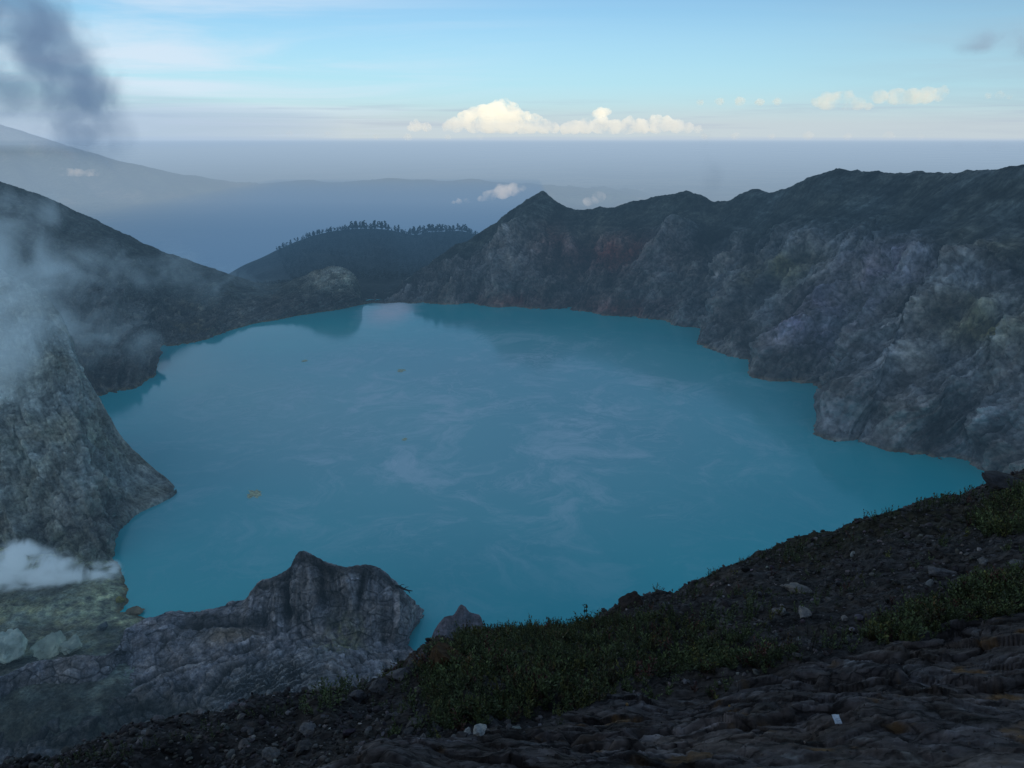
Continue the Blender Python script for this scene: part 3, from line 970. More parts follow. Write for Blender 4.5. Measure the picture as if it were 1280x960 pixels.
    sa, sb = on(285, 888), on(398, 838)
    sdir = (sb - sa) / np.linalg.norm(sb - sa)
    perp = np.cross(sdir, np.array([0, 0, 1.0])); perp /= np.linalg.norm(perp)
    slabw = np.clip(1.5 * blob(P, on(335, 858), (17, 14, 12)), 0, 1)
    sq = ((P - sa) @ perp + 1.0 * fbm(x / 7, y / 7, z / 7, 4)) / 2.3
    sfr = sq - np.floor(sq)
    d = d + slabw * 1.3 * (sfr - 0.5)
    scrack = slabw * (1 - sstep(0.04, 0.16, np.minimum(sfr, 1 - sfr)))
    P = P + N * (d * fade)[..., None]
    P[..., 2] += (1.5 * fbm(x / 5, y / 5, 0.5, 6, 0.65) + 1.2 * (ridged(x / 4, y / 4, 3.0, 4) - 0.5)) * (1 - fade)
    # cap rock: dark overhanging lip along the tall crest
    lip = (1 - sstep(0.03, 0.06, np.abs((jj - imax[:, None]) / nv - 0.025) + 0.02 * fbm(x / 6, y / 6, 1.0, 4))) * tall
    P[..., 1] -= 0.8 * lip
    P[..., 2] += 0.5 * lip * fbm(x / 2.0, y / 2.0, 3.0, 3)
    v = fbm(x / 8, y / 8, z / 6, 5)
    v2 = fbm(x / 3, y / 3, z / 3, 5)
    c = np.zeros(P.shape) + C(0.33, 0.32, 0.34)
    c = mixc(c, C(0.17, 0.16, 0.172), sstep(0.05, 0.4, v) * 0.8)
    c = mixc(c, C(0.36, 0.345, 0.36), sstep(0.05, 0.4, v2) * 0.5)
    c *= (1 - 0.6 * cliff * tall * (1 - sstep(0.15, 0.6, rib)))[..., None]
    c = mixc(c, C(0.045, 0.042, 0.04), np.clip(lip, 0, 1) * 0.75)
    c = mixc(c, C(0.25, 0.265, 0.27), blob(P, PZ(335, 855, 15), (16, 18, 12)) * 0.8)
    c = c * np.exp(0.4 * fa + 0.25 * fb)[..., None]
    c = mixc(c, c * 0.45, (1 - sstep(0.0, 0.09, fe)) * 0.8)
    c = mixc(c, C(0.30, 0.235, 0.16), blob(P, PZ(285, 795, 6), (11, 6, 5)) * 0.85)
    c = mixc(c, C(0.36, 0.37, 0.15), np.clip(1.4 * blob(P, PZ(425, 808, 9), (8, 12, 8)), 0, 1) * np.clip(0.4 + 1.2 * v2, 0, 0.9))
    c = mixc(c, C(0.038, 0.042, 0.036), np.clip(1.5 * blob(P, PZ(120, 905, 7), (45, 16, 9)), 0, 1) * 0.85)
    c = mixc(c, C(0.04, 0.038, 0.038), np.clip(1.2 * blob(P, PZ(265, 774, 6), (13, 3, 3)), 0, 1) * 0.85)  # dark band painted for the shade where the crest is undercut
    c = mixc(c, C(0.26, 0.275, 0.285), slabw * 0.7)
    c = mottled(c, P, 3.2, 0.75, (s + wx, t))
    c = mixc(c, C(0.035, 0.033, 0.034), np.clip(np.maximum(groove * 1.1, scrack), 0, 1) * 0.85)  # ledge shade painted into the grooves; slab joints dark too
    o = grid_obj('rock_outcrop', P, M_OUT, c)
    tag(o, 'jagged grey ash outcrop with ribbed cliff and dark cap rising from the near shore', 'rock outcrop')
    return P
OUT = outcrop()

def small_peak():
    crest = [(512, 850, 2, 226), (522, 832, 8, 226), (532, 814, 14, 227), (540, 797, 19, 228), (547, 784, 23, 229), (555, 774, 26, 230), (566, 771, 27, 230), (576, 758, 30.5, 231), (583, 763, 30, 231), (590, 768, 28, 231), (600, 772, 27, 231), (605, 785, 23, 230), (612, 800, 18, 230), (622, 822, 10, 229), (632, 850, 2, 228)]
    cols = []
    for (px, py, z, Y) in crest:
        Cc = PY(px, py, Y)
        h = max(Cc[2], 1)
        cols.append([Cc + (0, 22, -h - 4), Cc + (0, 8, -h * 0.5), Cc, Cc + (0, -4, -h * 0.35), Cc + (0, -14, -h * 0.8), Cc + (0, -26, -h - 2)])
    P = loft(cols, 260, 220)
    N = normals(P)
    s, t = arcs(P)
    x, y, z = P[..., 0], P[..., 1], P[..., 2]
    nv = P.shape[1]
    im = np.argmax(z, axis=1)
    dr = np.abs(np.arange(nv)[None, :] - im[:, None]) / nv
    fade = 0.2 + 0.8 * sstep(0, 0.1, dr)
    d = 1.8 * (ridged((s + 2 * fbm(x / 8, y / 8, z / 8, 3)) / 6, t / 30, 1.1, 5) - 0.5) + 0.9 * fbm(x / 4, y / 4, z / 4, 6, 0.6)
    P = P + N * (d * fade)[..., None]
    P[..., 2] += 0.8 * fbm(x / 2.5, y / 2.5, 0.5, 4, 0.6) * (1 - fade)
    v = fbm(x / 5, y / 5, z / 4, 5)
    c = np.zeros(P.shape) + C(0.20, 0.17, 0.20)
    c = mixc(c, C(0.08, 0.075, 0.08), sstep(0.0, 0.4, v) * 0.7)
    c = mixc(c, C(0.05, 0.045, 0.045), sstep(28.0, 30.0, z) * 0.8)
    c = mottled(c, P, 2.5, 0.6, (s, t))
    tag(grid_obj('rock_pinnacle', P, M_OUT, c), 'small mauve-grey rock pinnacle poking up just behind the shrub mat', 'rock')
small_peak()

# ------------------------------------------------------------------ foreground slope
FG_EDGE = [(-350, 1075, 7.8), (-150, 1015, 8.5), (0, 966, 9.2), (70, 953, 9.6), (120, 938, 10.0), (160, 928, 10.3), (200, 921, 10.6), (248, 914, 10.9), (290, 900, 11.3), (320, 888, 11.6), (365, 880, 12.1), (390, 869, 12.5), (425, 862, 12.9), (452, 859, 13.2), (472, 851, 13.5), (502, 838, 13.9), (530, 822, 14.5), (556, 810, 15.2), (585, 800, 16.0), (620, 792, 16.8), (680, 786, 18.0), (730, 780, 19.0), (752, 769, 19.4), (777, 755, 19.8), (800, 749, 20.2), (830, 748, 20.7), (860, 743, 21.2), (874, 737, 21.5), (910, 716, 22.2), (946, 699, 23.0), (975, 691, 23.6), (1020, 678, 24.5), (1060, 666, 25.3), (1092, 651, 26.0), (1132, 638, 26.8), (1165, 629, 27.5), (1206, 620, 28.3), (1228, 610, 28.8), (1250, 598, 29.2), (1285, 586, 30.0), (1400, 555, 32.5), (1600, 510, 36.0)]
def fg_slope():
    cols = []
    for (px, ey, eY) in FG_EDGE:
        E = PY(px, ey, eY)
        by = max(960.0, ey + 110)
        bY = np.interp(px, [-350, 0, 440, 640, 1280, 1600], [6.3, 7.3, 6.7, 6.3, 6.0, 6.0])
        B = PY(px, by, bY)
        drop = (H - E[2]) / eY
        m1 = B + (E - B) * 0.33
        m2 = B + (E - B) * 0.68 + np.array([0, 0, 0.15])
        e2 = E + np.array([E[0] / eY * 2.5, 2.5, -2.5 * (drop + 0.35)])
        far = np.array([(px - 640) / FPX * 150, 150, -8.0])
        near = np.array([B[0] * 0.9, 2.2, H - 2.9])
        nn = np.array([B[0] * 0.9, -4.0, H - 1.75])
        cols.append([nn, near, B, m1, m2, E, e2, far * 0.25 + e2 * 0.75, far])
    w = [0.12, 0.35, 0.6, 0.6, 0.6, 0.16, 0.1, 0.12]
    P = loft(cols, 1350, 1000, wv=w)
    return P, w
FG0, FGW = fg_slope()

def fg_detail(P):
    N = normals(P)
    nu, nv = P.shape[:2]
    tw = np.concatenate([[0], np.cumsum(FGW)])
    q = np.linspace(0, tw[-1], nv)
    je = tw[5]
    jb = tw[2]
    rel = (q - jb) / (je - jb)          # 0 at frame bottom, 1 at the edge of the drop
    rel = rel[None, :] + np.zeros((nu, 1))
    px, py, cz = project(P)
    x, y, z = P[..., 0], P[..., 1], P[..., 2]
    # regions, laid out on the slope surface itself (x across, y away)
    slab_line = np.interp(px, [-400, 250, 420, 560, 680, 760, 860, 960, 1050, 1160, 1280, 1700], [1100, 985, 960, 918, 900, 870, 850, 838, 815, 790, 762, 690])
    slab = sstep(-10, 16, py - slab_line + 14 * fbm(x / 0.8, y / 0.8, 0.4, 4))
    fadee = 0.35 + 0.65 * sstep(0.0, 0.06, np.abs(rel - 1))
    far = sstep(1.02, 1.3, rel)
    wx = 0.35 * fbm(x / 1.3, y / 1.3, 3.0, 5)
    wy = 0.35 * fbm(x / 1.3 + 7, y / 1.3, 3.0, 5)
    base = 0.35 * fbm(x / 3.5, y / 3.5, 1.0, 4) + 0.12 * fbm(x / 0.9, y / 0.9, 2.0, 5)
    # shale plates: terraced field, ledges facing the lake
    def plates(sc, kx, ky, seed, n):
        f = fbm((x + 0.3 * wx) * kx / sc, (y + 0.3 * wy) * ky / sc, seed, 5, 0.5) * n + 0.55 * (y * 0.9 + x * 0.35) / sc
        fl = np.floor(f)
        r = f - fl
        return fl * 0 + sstep(0.0, 0.12, r) * (1 - r) ** 0.7, r
    p1, r1 = plates(2.0, 0.55, 1.0, 5.0, 2.2)
    p2, r2 = plates(0.8, 0.6, 1.1, 9.0, 2.0)
    p3, r3 = plates(0.2, 0.6, 1.1, 13.0, 1.3)
    smooth = sstep(0.6, 3.0, x) * (1 - sstep(-0.8, 0.9, y - 7.0))   # beaten patch low at right
    fa, fe = facets((x + 0.4 * wx) / 1.0, (y + 0.4 * wy) / 0.55, 3.3 + 0 * x)
    fb, fg2 = facets((x + 0.3 * wx) / 0.34, (y + 0.3 * wy) / 0.17, 7.3 + 0 * x)
    rockd = base * 0.8 + (0.14 * (p1 - 0.4) + 0.035 * (p2 - 0.4) + 0.010 * (p3 - 0.4) + 0.075 * fa + 0.026 * fb - 0.02 * (1 - sstep(0, 0.08, fe))) * (1 - 0.65 * smooth) + 0.025 * fbm(x / 0.12, y / 0.12, z / 0.12, 4, 0.6)
    soild = base * 1.3 + 0.10 * fbm(x / 0.5, y / 0.5, 6.0, 6, 0.62) + 0.06 * (ridged(x / 0.22, y / 0.22, 2.0, 4) - 0.5) + 0.16 * (ridged(x / 1.4, y / 1.4, 7.0, 4) - 0.5)
    d = slab * rockd + (1 - slab) * soild
    # right-hand earthy hump beyond the stones
    hump = blob(P, PY(1110, 712, 21), (4.5, 3.5, 3.0))
    d = d + 0.35 * hump * (1 + fbm(x / 0.7, y / 0.7, 2.0, 4))
    P = P + N * (d * fadee * (1 - far))[..., None]
    P[..., 2] += 0.09 * fbm(x / 0.4, y / 0.4, 8.0, 4, 0.6) * (1 - fadee) * (1 - far)
    v = fbm(x / 0.9, y / 0.9, z / 0.9, 5)
    v2 = fbm(x / 0.3, y / 0.3, z / 0.3, 5)
    rc = np.zeros(P.shape) + C(0.074, 0.064, 0.063)
    rc = mixc(rc, C(0.135, 0.125, 0.130), sstep(-0.05, 0.35, v2) * 0.7)
    rc = mixc(rc, C(0.042, 0.034, 0.028), sstep(0.05, 0.35, v) * 0.75)
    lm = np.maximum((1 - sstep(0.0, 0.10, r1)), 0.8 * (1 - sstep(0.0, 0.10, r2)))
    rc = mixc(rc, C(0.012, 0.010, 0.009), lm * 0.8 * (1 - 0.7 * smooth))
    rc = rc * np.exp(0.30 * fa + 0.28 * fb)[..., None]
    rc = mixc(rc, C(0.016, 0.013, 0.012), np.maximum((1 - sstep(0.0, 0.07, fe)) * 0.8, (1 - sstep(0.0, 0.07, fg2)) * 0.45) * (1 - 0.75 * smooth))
    och = sstep(0.22, 0.42, fbm(x / 0.8 + 3, y / 0.45, 4.0, 5))
    rc = mixc(rc, C(0.13, 0.075, 0.030), och * 0.75)
    pale = sstep(0.30, 0.45, fbm(x / 0.5 + 13, y / 0.5, 9.0, 5))
    rc = mixc(rc, C(0.20, 0.20, 0.205), pale * 0.6)
    sc = np.zeros(P.shape) + C(0.040, 0.037, 0.035)
    sc = mixc(sc, C(0.085, 0.080, 0.081), sstep(0.0, 0.35, v2) * 0.7)
    sc = mixc(sc, C(0.034, 0.034, 0.016), hump * 0.8)
    sc = mixc(sc, C(0.055, 0.033, 0.015), blob(P, PY(555, 830, 14), (1.3, 1.0, 1.0)) * 0.8)
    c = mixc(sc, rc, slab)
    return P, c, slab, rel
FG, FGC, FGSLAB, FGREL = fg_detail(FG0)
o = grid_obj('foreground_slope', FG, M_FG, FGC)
tag(o, 'dark shale and gravel slope in the foreground dropping away to the lake', 'ground', kind='structure')
_px, _py, _cz = project(FG)
_ok = (FGREL > -0.05) & (FGREL < 1.0)
FGN = normals(FG)
def fg_at(px, py):
    e = (_px - px) ** 2 + (_py - py) ** 2 + np.where(_ok, 0, 1e9)
    cand = np.where(e < e.min() + 6, _cz, 1e9)
    i = np.unravel_index(np.argmin(cand), e.shape)
    return FG[i].copy()


# ------------------------------------------------------------------ forested hill
def forest_hill():
    sil = [(200, 395), (250, 368), (285, 345), (305, 333), (330, 322), (352, 311), (372, 302), (400, 292), (430, 287), (460, 286), (490, 288), (520, 294), (545, 290), (575, 289), (600, 295), (640, 306), (700, 330), (780, 370)]
    cols = []
    for (px, py) in sil:
        Cc = PY(px, py, 1300 + 0.15 * (px - 450))
        bx = (px * 0.85 + 460 * 0.15 - 640) / FPX * 0.95 * 940
        base = np.array([bx, 908.0, 1.2])
        cols.append([base + (0, -22, -9), base, base * 0.62 + Cc * 0.38 + (0, 0, -6), base * 0.3 + Cc * 0.7, Cc, Cc + (0, 60, -22), Cc + (0, 500, -420)])
    P = loft(cols, 420, 300)
    N = normals(P)
    s, t = arcs(P)
    x, y, z = P[..., 0], P[..., 1], P[..., 2]
    im = np.argmax(z, axis=1)
    dr = np.abs(np.arange(P.shape[1])[None, :] - im[:, None]) / P.shape[1]
    fade = 0.1 + 0.9 * sstep(0, 0.15, dr)
    d = 22 * (ridged((s + 0.3 * t) / 110, t / 300, 1.0, 4) - 0.55) + 5 * fbm(x / 25, y / 25, z / 25, 5)
    P = P + N * (d * fade * sstep(2, 25, z))[..., None]
    c = np.zeros(P.shape) + C(0.030, 0.034, 0.030)
    tag(grid_obj('forested_hill', P, M_HILL, c), 'dark wooded hill behind the low gap in the crater rim', 'hill', kind='structure')
    return P, im
HILL, HIM = forest_hill()

def leaf_cloud(n, centre, rad, size, col, jit=0.25, g=None):
    """n small quads scattered through an ellipsoid; returns V, F, col"""
    g = g or rng
    u = g.normal(size=(n, 3))
    u /= np.linalg.norm(u, axis=1)[:, None]
    p = centre + u * (g.random(n) ** 0.45)[:, None] * np.asarray(rad)
    a = g.normal(size=(n, 3)); a /= np.linalg.norm(a, axis=1)[:, None]
    b = np.cross(a, g.normal(size=(n, 3))); b /= np.linalg.norm(b, axis=1)[:, None] + 1e-9
    sz = size * (0.6 + 0.8 * g.random(n))[:, None]
    V = np.stack([p - a * sz - b * sz * 0.5, p + a * sz - b * sz * 0.5, p + a * sz + b * sz * 0.5, p - a * sz + b * sz * 0.5], 1)
    cc = np.asarray(col) * (1 + jit * g.normal(size=(n, 1)))
    return V.reshape(-1, 3), np.arange(4 * n).reshape(n, 4), np.repeat(np.clip(cc, 0.002, 1), 4, 0)

def tube(pts, rad, k=6):
    pts = np.asarray(pts, float)
    n = len(pts)
    rad = np.broadcast_to(rad, n)
    V = []
    for i in range(n):
        d = pts[min(i + 1, n - 1)] - pts[max(i - 1, 0)]
        d /= np.linalg.norm(d) + 1e-9
        a = np.cross(d, [0.3, 1, 0.2]); a /= np.linalg.norm(a) + 1e-9
        b = np.cross(d, a)
        th = np.linspace(0, 2 * math.pi, k, endpoint=False)[:, None]
        V.append(pts[i] + rad[i] * (np.cos(th) * a + np.sin(th) * b))
    V = np.concatenate(V)
    F = []
    for i in range(n - 1):
        for j in range(k):
            F.append([i * k + j, i * k + (j + 1) % k, (i + 1) * k + (j + 1) % k, (i + 1) * k + j])
    return V, np.array(F)

def merge(parts):
    V, F, Cc, o = [], [], [], 0
    for p in parts:
        V.append(p[0]); F.append(p[1] + o); o += len(p[0])
        if len(p) > 2: Cc.append(p[2])
    return np.concatenate(V), np.concatenate(F), (np.concatenate(Cc) if Cc else None)

def pine_templates():
    out = []
    for k in range(6):
        g = np.random.default_rng(100 + k)
        h = 1.0
        lean = g.normal(0, 0.03)
        tr = tube([(0, 0, -0.08), (lean * 0.4, 0, 0.4), (lean, 0.01, 0.95)], [0.022, 0.016, 0.006], 6)
        cl = []
        m = 9 + k % 3
        for j in range(m):
            zz = 0.38 + 0.6 * j / (m - 1)
            rr = 0.20 * (1.15 - 0.8 * (zz - 0.38) / 0.6) * (0.6 + 0.7 * g.random())
            ang = g.random() * 6.28
            ctr = np.array([lean * zz + rr * 0.75 * math.cos(ang), rr * 0.75 * math.sin(ang), zz])
            cl.append(leaf_cloud(60, ctr, (rr, rr, 0.06), 0.027, (0.020, 0.026, 0.020), g=g))
        V, F, Cc = merge(cl)
        out.append((mesh_from('trunk', *tr, M_BARK), mesh_from('crown', V, F, M_TREE, Cc, smooth=False)))
    return out

def plant_pines():
    tpl = pine_templates()
    pxh, pyh, _ = project(HILL)
    ridge = np.array([HILL[i, HIM[i]] for i in range(HILL.shape[0])])
    rpx = np.array([pxh[i, HIM[i]] for i in range(HILL.shape[0])])
    g = np.random.default_rng(5)
    n = 0
    k = 0
    px = 302.0
    while px < 604:
        i = int(np.argmin(np.abs(rpx - px)))
        p = ridge[i] + np.array([0, g.uniform(-8, 8), -2.0])
        hgt = 14.5 if 438 < px < 590 else 9.5
        if 497 < px < 512: hgt = 8
        hgt *= g.uniform(0.72, 1.12)
        if px > 585: hgt *= 0.75
        root = empty('pine_tree', p, 'slender dark pine standing in the row along the forested hilltop', 'tree', 'pines lining the forested hilltop')
        s = hgt
        root.scale = (s, s, s)
        root.rotation_euler = (0, 0, g.random() * 6.28)
        t = tpl[k % 6]
        k += 1
        link('trunk', t[0], root)
        link('crown', t[1], root)
        px += g.uniform(1.2, 2.8)
        if g.random() < 0.08: px += 5
    # the rest of the wood: one mass of small crowns
    im = HIM
    parts = []
    sel = []
    for _ in range(2600):
        i = g.integers(40, HILL.shape[0] - 60)
        j = g.integers(int(im[i] * 0.25), im[i] + 2)
        sel.append(HILL[i, j])
    sel = np.array(sel)
    for p in sel:
        h = g.uniform(5, 9)
        parts.append(leaf_cloud(16, p + np.array([0, 0, h * 0.55]), (h * 0.28, h * 0.28, h * 0.5), 0.8, np.array([0.026, 0.032, 0.028]) * g.uniform(0.7, 1.35), g=g))
    V, F, Cc = merge(parts)
    o = link('forest', mesh_from('forest', V, F, M_TREE, Cc, smooth=False))
    tag(o, 'dense dark wood covering the flank of the hill under the row of pines', 'forest', kind='stuff')
plant_pines()

# ------------------------------------------------------------------ far country
PLAIN_Z = -760.0
def far_land():
    n = 128
    a = np.linspace(0, 2 * math.pi, n, endpoint=False)
    rings = [0.0, 900, 2500, 5000, 9000, 16000, 30000, 60000, 120000]
    V = [np.array([[0, 500, PLAIN_Z]])]
    for r in rings[1:]:
        V.append(np.stack([r * np.cos(a), 500 + r * np.sin(a), np.full(n, PLAIN_Z)], -1))
    V = np.concatenate(V)
    F4 = []
    for k in range(len(rings) - 2):
        b0, b1 = 1 + k * n, 1 + (k + 1) * n
        for i in range(n):
            F4.append([b0 + i, b1 + i, b1 + (i + 1) % n, b0 + (i + 1) % n])
    F3 = [[0, 1 + i, 1 + (i + 1) % n] for i in range(n)]
    m, T = new_mat('farmland')
    tc = T.n('ShaderNodeTexCoord').outputs['Object']
    n1 = T.noise(tc, 0.0006, 8, 0.65, 0.5)
    n2 = T.noise(T.vmath('MULTIPLY', tc, (1, 0.5, 1)), 0.004, 6, 0.6)
    c = T.mix(T.range(n1, 0.40, 0.62), (0.05, 0.075, 0.045), (0.20, 0.19, 0.12))
    c = T.mix(T.range(n2, 0.58, 0.75), c, (0.30, 0.26, 0.19))
    b = T.n('ShaderNodeBsdfDiffuse', i_Color=c)
    T.n('ShaderNodeOutputMaterial', i_Surface=b)
    o = link('plain', mesh_from('plain', V, [np.array(F4), np.array(F3)], m))
    tag(o, 'wide hazy plain far below the crater', 'ground', kind='structure')
    ridge = [(-700, -110, 12500), (-400, 20, 13000), (-200, 95, 13200), (-80, 128, 13400), (0, 155, 13500), (40, 168, 13500), (80, 180, 13500), (130, 196, 13400), (180, 208, 13300), (230, 218, 13200), (280, 226, 13000), (330, 229, 12800), (360, 227, 12700), (385, 225, 12600), (420, 228, 12500), (455, 225, 12400), (495, 222, 12400), (530, 225, 12400), (560, 226, 12400), (590, 223, 12500), (620, 227, 12500), (660, 230, 12600), (700, 233, 12700), (740, 236, 12800), (780, 239, 12900), (820, 245, 13000), (870, 256, 13100), (930, 268, 13200), (1000, 280, 13300), (1150, 290, 13300)]
    cols = []
    for (px, py, Y) in ridge:
        Cc = PY(px, py, Y)
        d = Cc[2] - PLAIN_Z
        foot = np.array([Cc[0] * 0.72, Y - 3200, PLAIN_Z - 12])
        cols.append([foot, foot * 0.66 + Cc * 0.34 - (0, 0, d * 0.16), foot * 0.3 + Cc * 0.7 - (0, 0, d * 0.12), Cc, Cc + (0, 900, -d * 0.5), Cc + (0, 3000, -d - 60)])
    P = loft(cols, 700, 220)
    N = normals(P)
    s, t = arcs(P)
    x, y, z = P[..., 0], P[..., 1], P[..., 2]
    im = np.argmax(z, axis=1)
    dr = np.abs(np.arange(P.shape[1])[None, :] - im[:, None]) / P.shape[1]
    fade = 0.12 + 0.88 * sstep(0, 0.15, dr)
    d = 190 * (ridged((s + 120 * fbm(x / 700, y / 700, 1, 3)) / 900, t / 2600, 2.0, 5) - 0.5) * sstep(0, 0.3, np.clip(t / t.max(), 0, 1))
    P = P + N * (d * fade)[..., None]
    P[..., 2] += 22 * fbm(x / 300, y / 300, 0.2, 5) * (1 - fade)
    v = fbm(x / 900, y / 900, z / 300, 5)
    c = np.zeros(P.shape) + C(0.06, 0.08, 0.055)
    c = mixc(c, C(0.15, 0.13, 0.09), sstep(0.0, 0.4, v))
    tag(grid_obj('mountain_range', P, M_FAR, c), 'pale blue mountain range in the far haze, rising to a volcano flank at left', 'mountains', kind='structure')
    # the higher mountain behind the viewpoint, whose shadow fills the crater
    nr, na = 90, 220
    rr = np.linspace(0, 1, nr)[:, None]
    aa = np.linspace(0, 2 * math.pi, na)[None, :]
    X = 1150 + 5200 * rr * np.cos(aa) * 1.15
    Y = -6000 + 5200 * rr * np.sin(aa)
    Z = PLAIN_Z - 20 + 2750 * (1 - rr) ** 1.25
    rg = ridged(np.cos(aa) * 3 + 0 * rr, np.sin(aa) * 3 + 0 * rr, rr * 2, 4)
    Z = Z + 160 * (rg - 0.5) * np.clip(rr * (1 - rr) * 4, 0, 1)
    P = np.stack([X, Y, Z], -1)
    c = np.zeros(P.shape) + C(0.05, 0.06, 0.045)
    tag(grid_obj('shadowing_mountain', P, M_FAR, c), 'high mountain behind the viewpoint that keeps the crater in shade', 'mountain', kind='structure')
far_land()

# ------------------------------------------------------------------ haze
def haze_box(name, lo, hi, sigma, colr, label):
    lo, hi = np.array(lo, float), np.array(hi, float)
    V = np.array([[lo[0] if i & 1 == 0 else hi[0], lo[1] if i & 2 == 0 else hi[1], lo[2] if i & 4 == 0 else hi[2]] for i in range(8)])
    F = np.array([[0, 2, 3, 1], [4, 5, 7, 6], [0, 1, 5, 4], [2, 6, 7, 3], [0, 4, 6, 2], [1, 3, 7, 5]])
    m, T = new_mat(name)
    ab = T.n('ShaderNodeVolumeAbsorption', i_Color=(0, 0, 0), i_Density=sigma)
    em = T.n('ShaderNodeEmission', i_Color=colr, i_Strength=sigma)  # haze glows by itself, standing in for scattered sky light
    ad = T.n('ShaderNodeAddShader', i_0=ab.outputs[0], i_1=em.outputs[0])
    T.n('ShaderNodeOutputMaterial', i_Volume=ad)
    o = link(name, mesh_from(name, V, F, m, smooth=False))
    tag(o, label, 'haze', kind='structure')
    return o
def undulate(o, lo, hi, zt, amp, wl, n=70):
    """swap the flat box for one whose upper surface rolls gently, like the top of real haze"""
    gx, gy = np.meshgrid(np.linspace(lo[0], hi[0], n), np.linspace(lo[1], hi[1], n), indexing='ij')
    top = zt + amp * fbm(gx / wl, gy / wl, 0.5, 4, 0.55) * np.clip((gy - 9000) / 12000, 0, 1)
    T_ = np.stack([gx, gy, top], -1).reshape(-1, 3)
    B_ = np.stack([gx, gy, np.full_like(gx, lo[2])], -1).reshape(-1, 3)
    F = [gridF(n, n), gridF(n, n)[:, ::-1] + n * n]
    i = np.arange(n * n).reshape(n, n)
    for e in (i[::-1, 0], i[:, -1], i[0, :], i[-1, ::-1]):
        F.append(np.stack([e[:-1], e[1:], e[1:] + n * n, e[:-1] + n * n], -1))
    me = mesh_from(o.name, np.concatenate([T_, B_]), np.concatenate(F), o.data.materials[0], smooth=False)
    o.data = me
hz = haze_box('valley_haze', (-60000, 1500, PLAIN_Z - 200), (60000, 78000, 70), 0.000085, (0.43, 0.56, 0.71), 'blue-grey haze layer lying over the far plain')
undulate(hz, (-60000, 1500, PLAIN_Z - 200), (60000, 78000, 70), 70, 420, 9000)
haze_box('flank_haze', (-16000, 6000, 72), (-2600, 13000, 520), 0.00014, (0.40, 0.54, 0.72), 'upper haze on the volcano flank at far left')
haze_box('shadow_haze', (-2600, 1600, PLAIN_Z - 100), (300, 9000, -260), 0.00070, (0.050, 0.150, 0.31), 'deep blue haze lying in the shaded part of the plain')  # dark blue glow colour put in for the shadow on the plain
haze_box('horizon_haze', (-60000, 16000, 75), (60000, 41000, 800), 0.000030, (0.56, 0.62, 0.68), 'pale cream haze low over the horizon')
haze_box('gap_haze', (-1500, 1012, -120), (400, 1480, 66), 0.0007, (0.040, 0.13, 0.27), 'blue haze around the wooded hill behind the low gap in the rim')
haze_box('crater_haze', (-900, 60, -20), (900, 1400, 175), 0.00028, (0.085, 0.175, 0.28), 'thin blue haze hanging in the crater')

def remeshed(o, vox):
    md = o.modifiers.new('remesh', 'REMESH')
    md.mode = 'VOXEL'
    md.voxel_size = vox
    ev = o.evaluated_get(bpy.context.evaluated_depsgraph_get())
    me = bpy.data.meshes.new_from_object(ev)
    o.modifiers.clear()
    n = len(me.vertices)
    co = np.empty(n * 3, f32); me.vertices.foreach_get('co', co)
    nn = np.empty(n * 3, f32); me.vertices.foreach_get('normal', nn)
    return me, co.reshape(-1, 3), nn.reshape(-1, 3)

# ------------------------------------------------------------------ stones
def rock_shape(g, n=3, planes=15, flat=0.7, rough=0.05):
    V, F = ico(n)
    V = V.copy()
    for _ in range(planes):
        d = g.normal(size=3); d /= np.linalg.norm(d)
        k = g.uniform(0.45, 0.85)
        V -= np.maximum(V @ d - k, 0)[:, None] * d * 0.92
    V *= 1 + rough * fbm(V[:, 0] * 2.5 + g.random() * 50, V[:, 1] * 2.5, V[:, 2] * 2.5, 4)[:, None] * 3
    V *= np.array([1, g.uniform(0.65, 0.95), flat * g.uniform(0.75, 1.15)])
    return V, F

def stone_mesh(g, col, n=3, flat=0.7, mat=None, rough=0.05):
    V, F = rock_shape(g, n, flat=flat, rough=rough)
    c = np.asarray(col) * (1 + 0.12 * fbm(V[:, 0] * 3, V[:, 1] * 3, V[:, 2] * 3, 3))[:, None]
    return mesh_from('stone', V, F, mat or M_STONE, c, smooth=False)

def place_stone(name, px, py, wpx, col, label, cat='rock', group=None, flat=0.7, seed=0, rz=None, sink=0.25, asp=1.0, at=None, n=3, rough=0.05, mat=None):
    g = np.random.default_rng(seed + 1000)
    p = (at or fg_at)(px, py)
    r = wpx / 2 / FPX * np.linalg.norm(p - CAM)
    o = link(name, stone_mesh(g, col, n=n, flat=flat, rough=rough, mat=mat))
    o.location = p + np.array([0, 0, r * flat * (0.8 - sink)])
    o.scale = (r, r, r * asp)
    o.rotation_euler = (g.uniform(-0.25, 0.25), g.uniform(-0.25, 0.25), g.random() * 6.28 if rz is None else rz)
    return tag(o, label, cat, group)

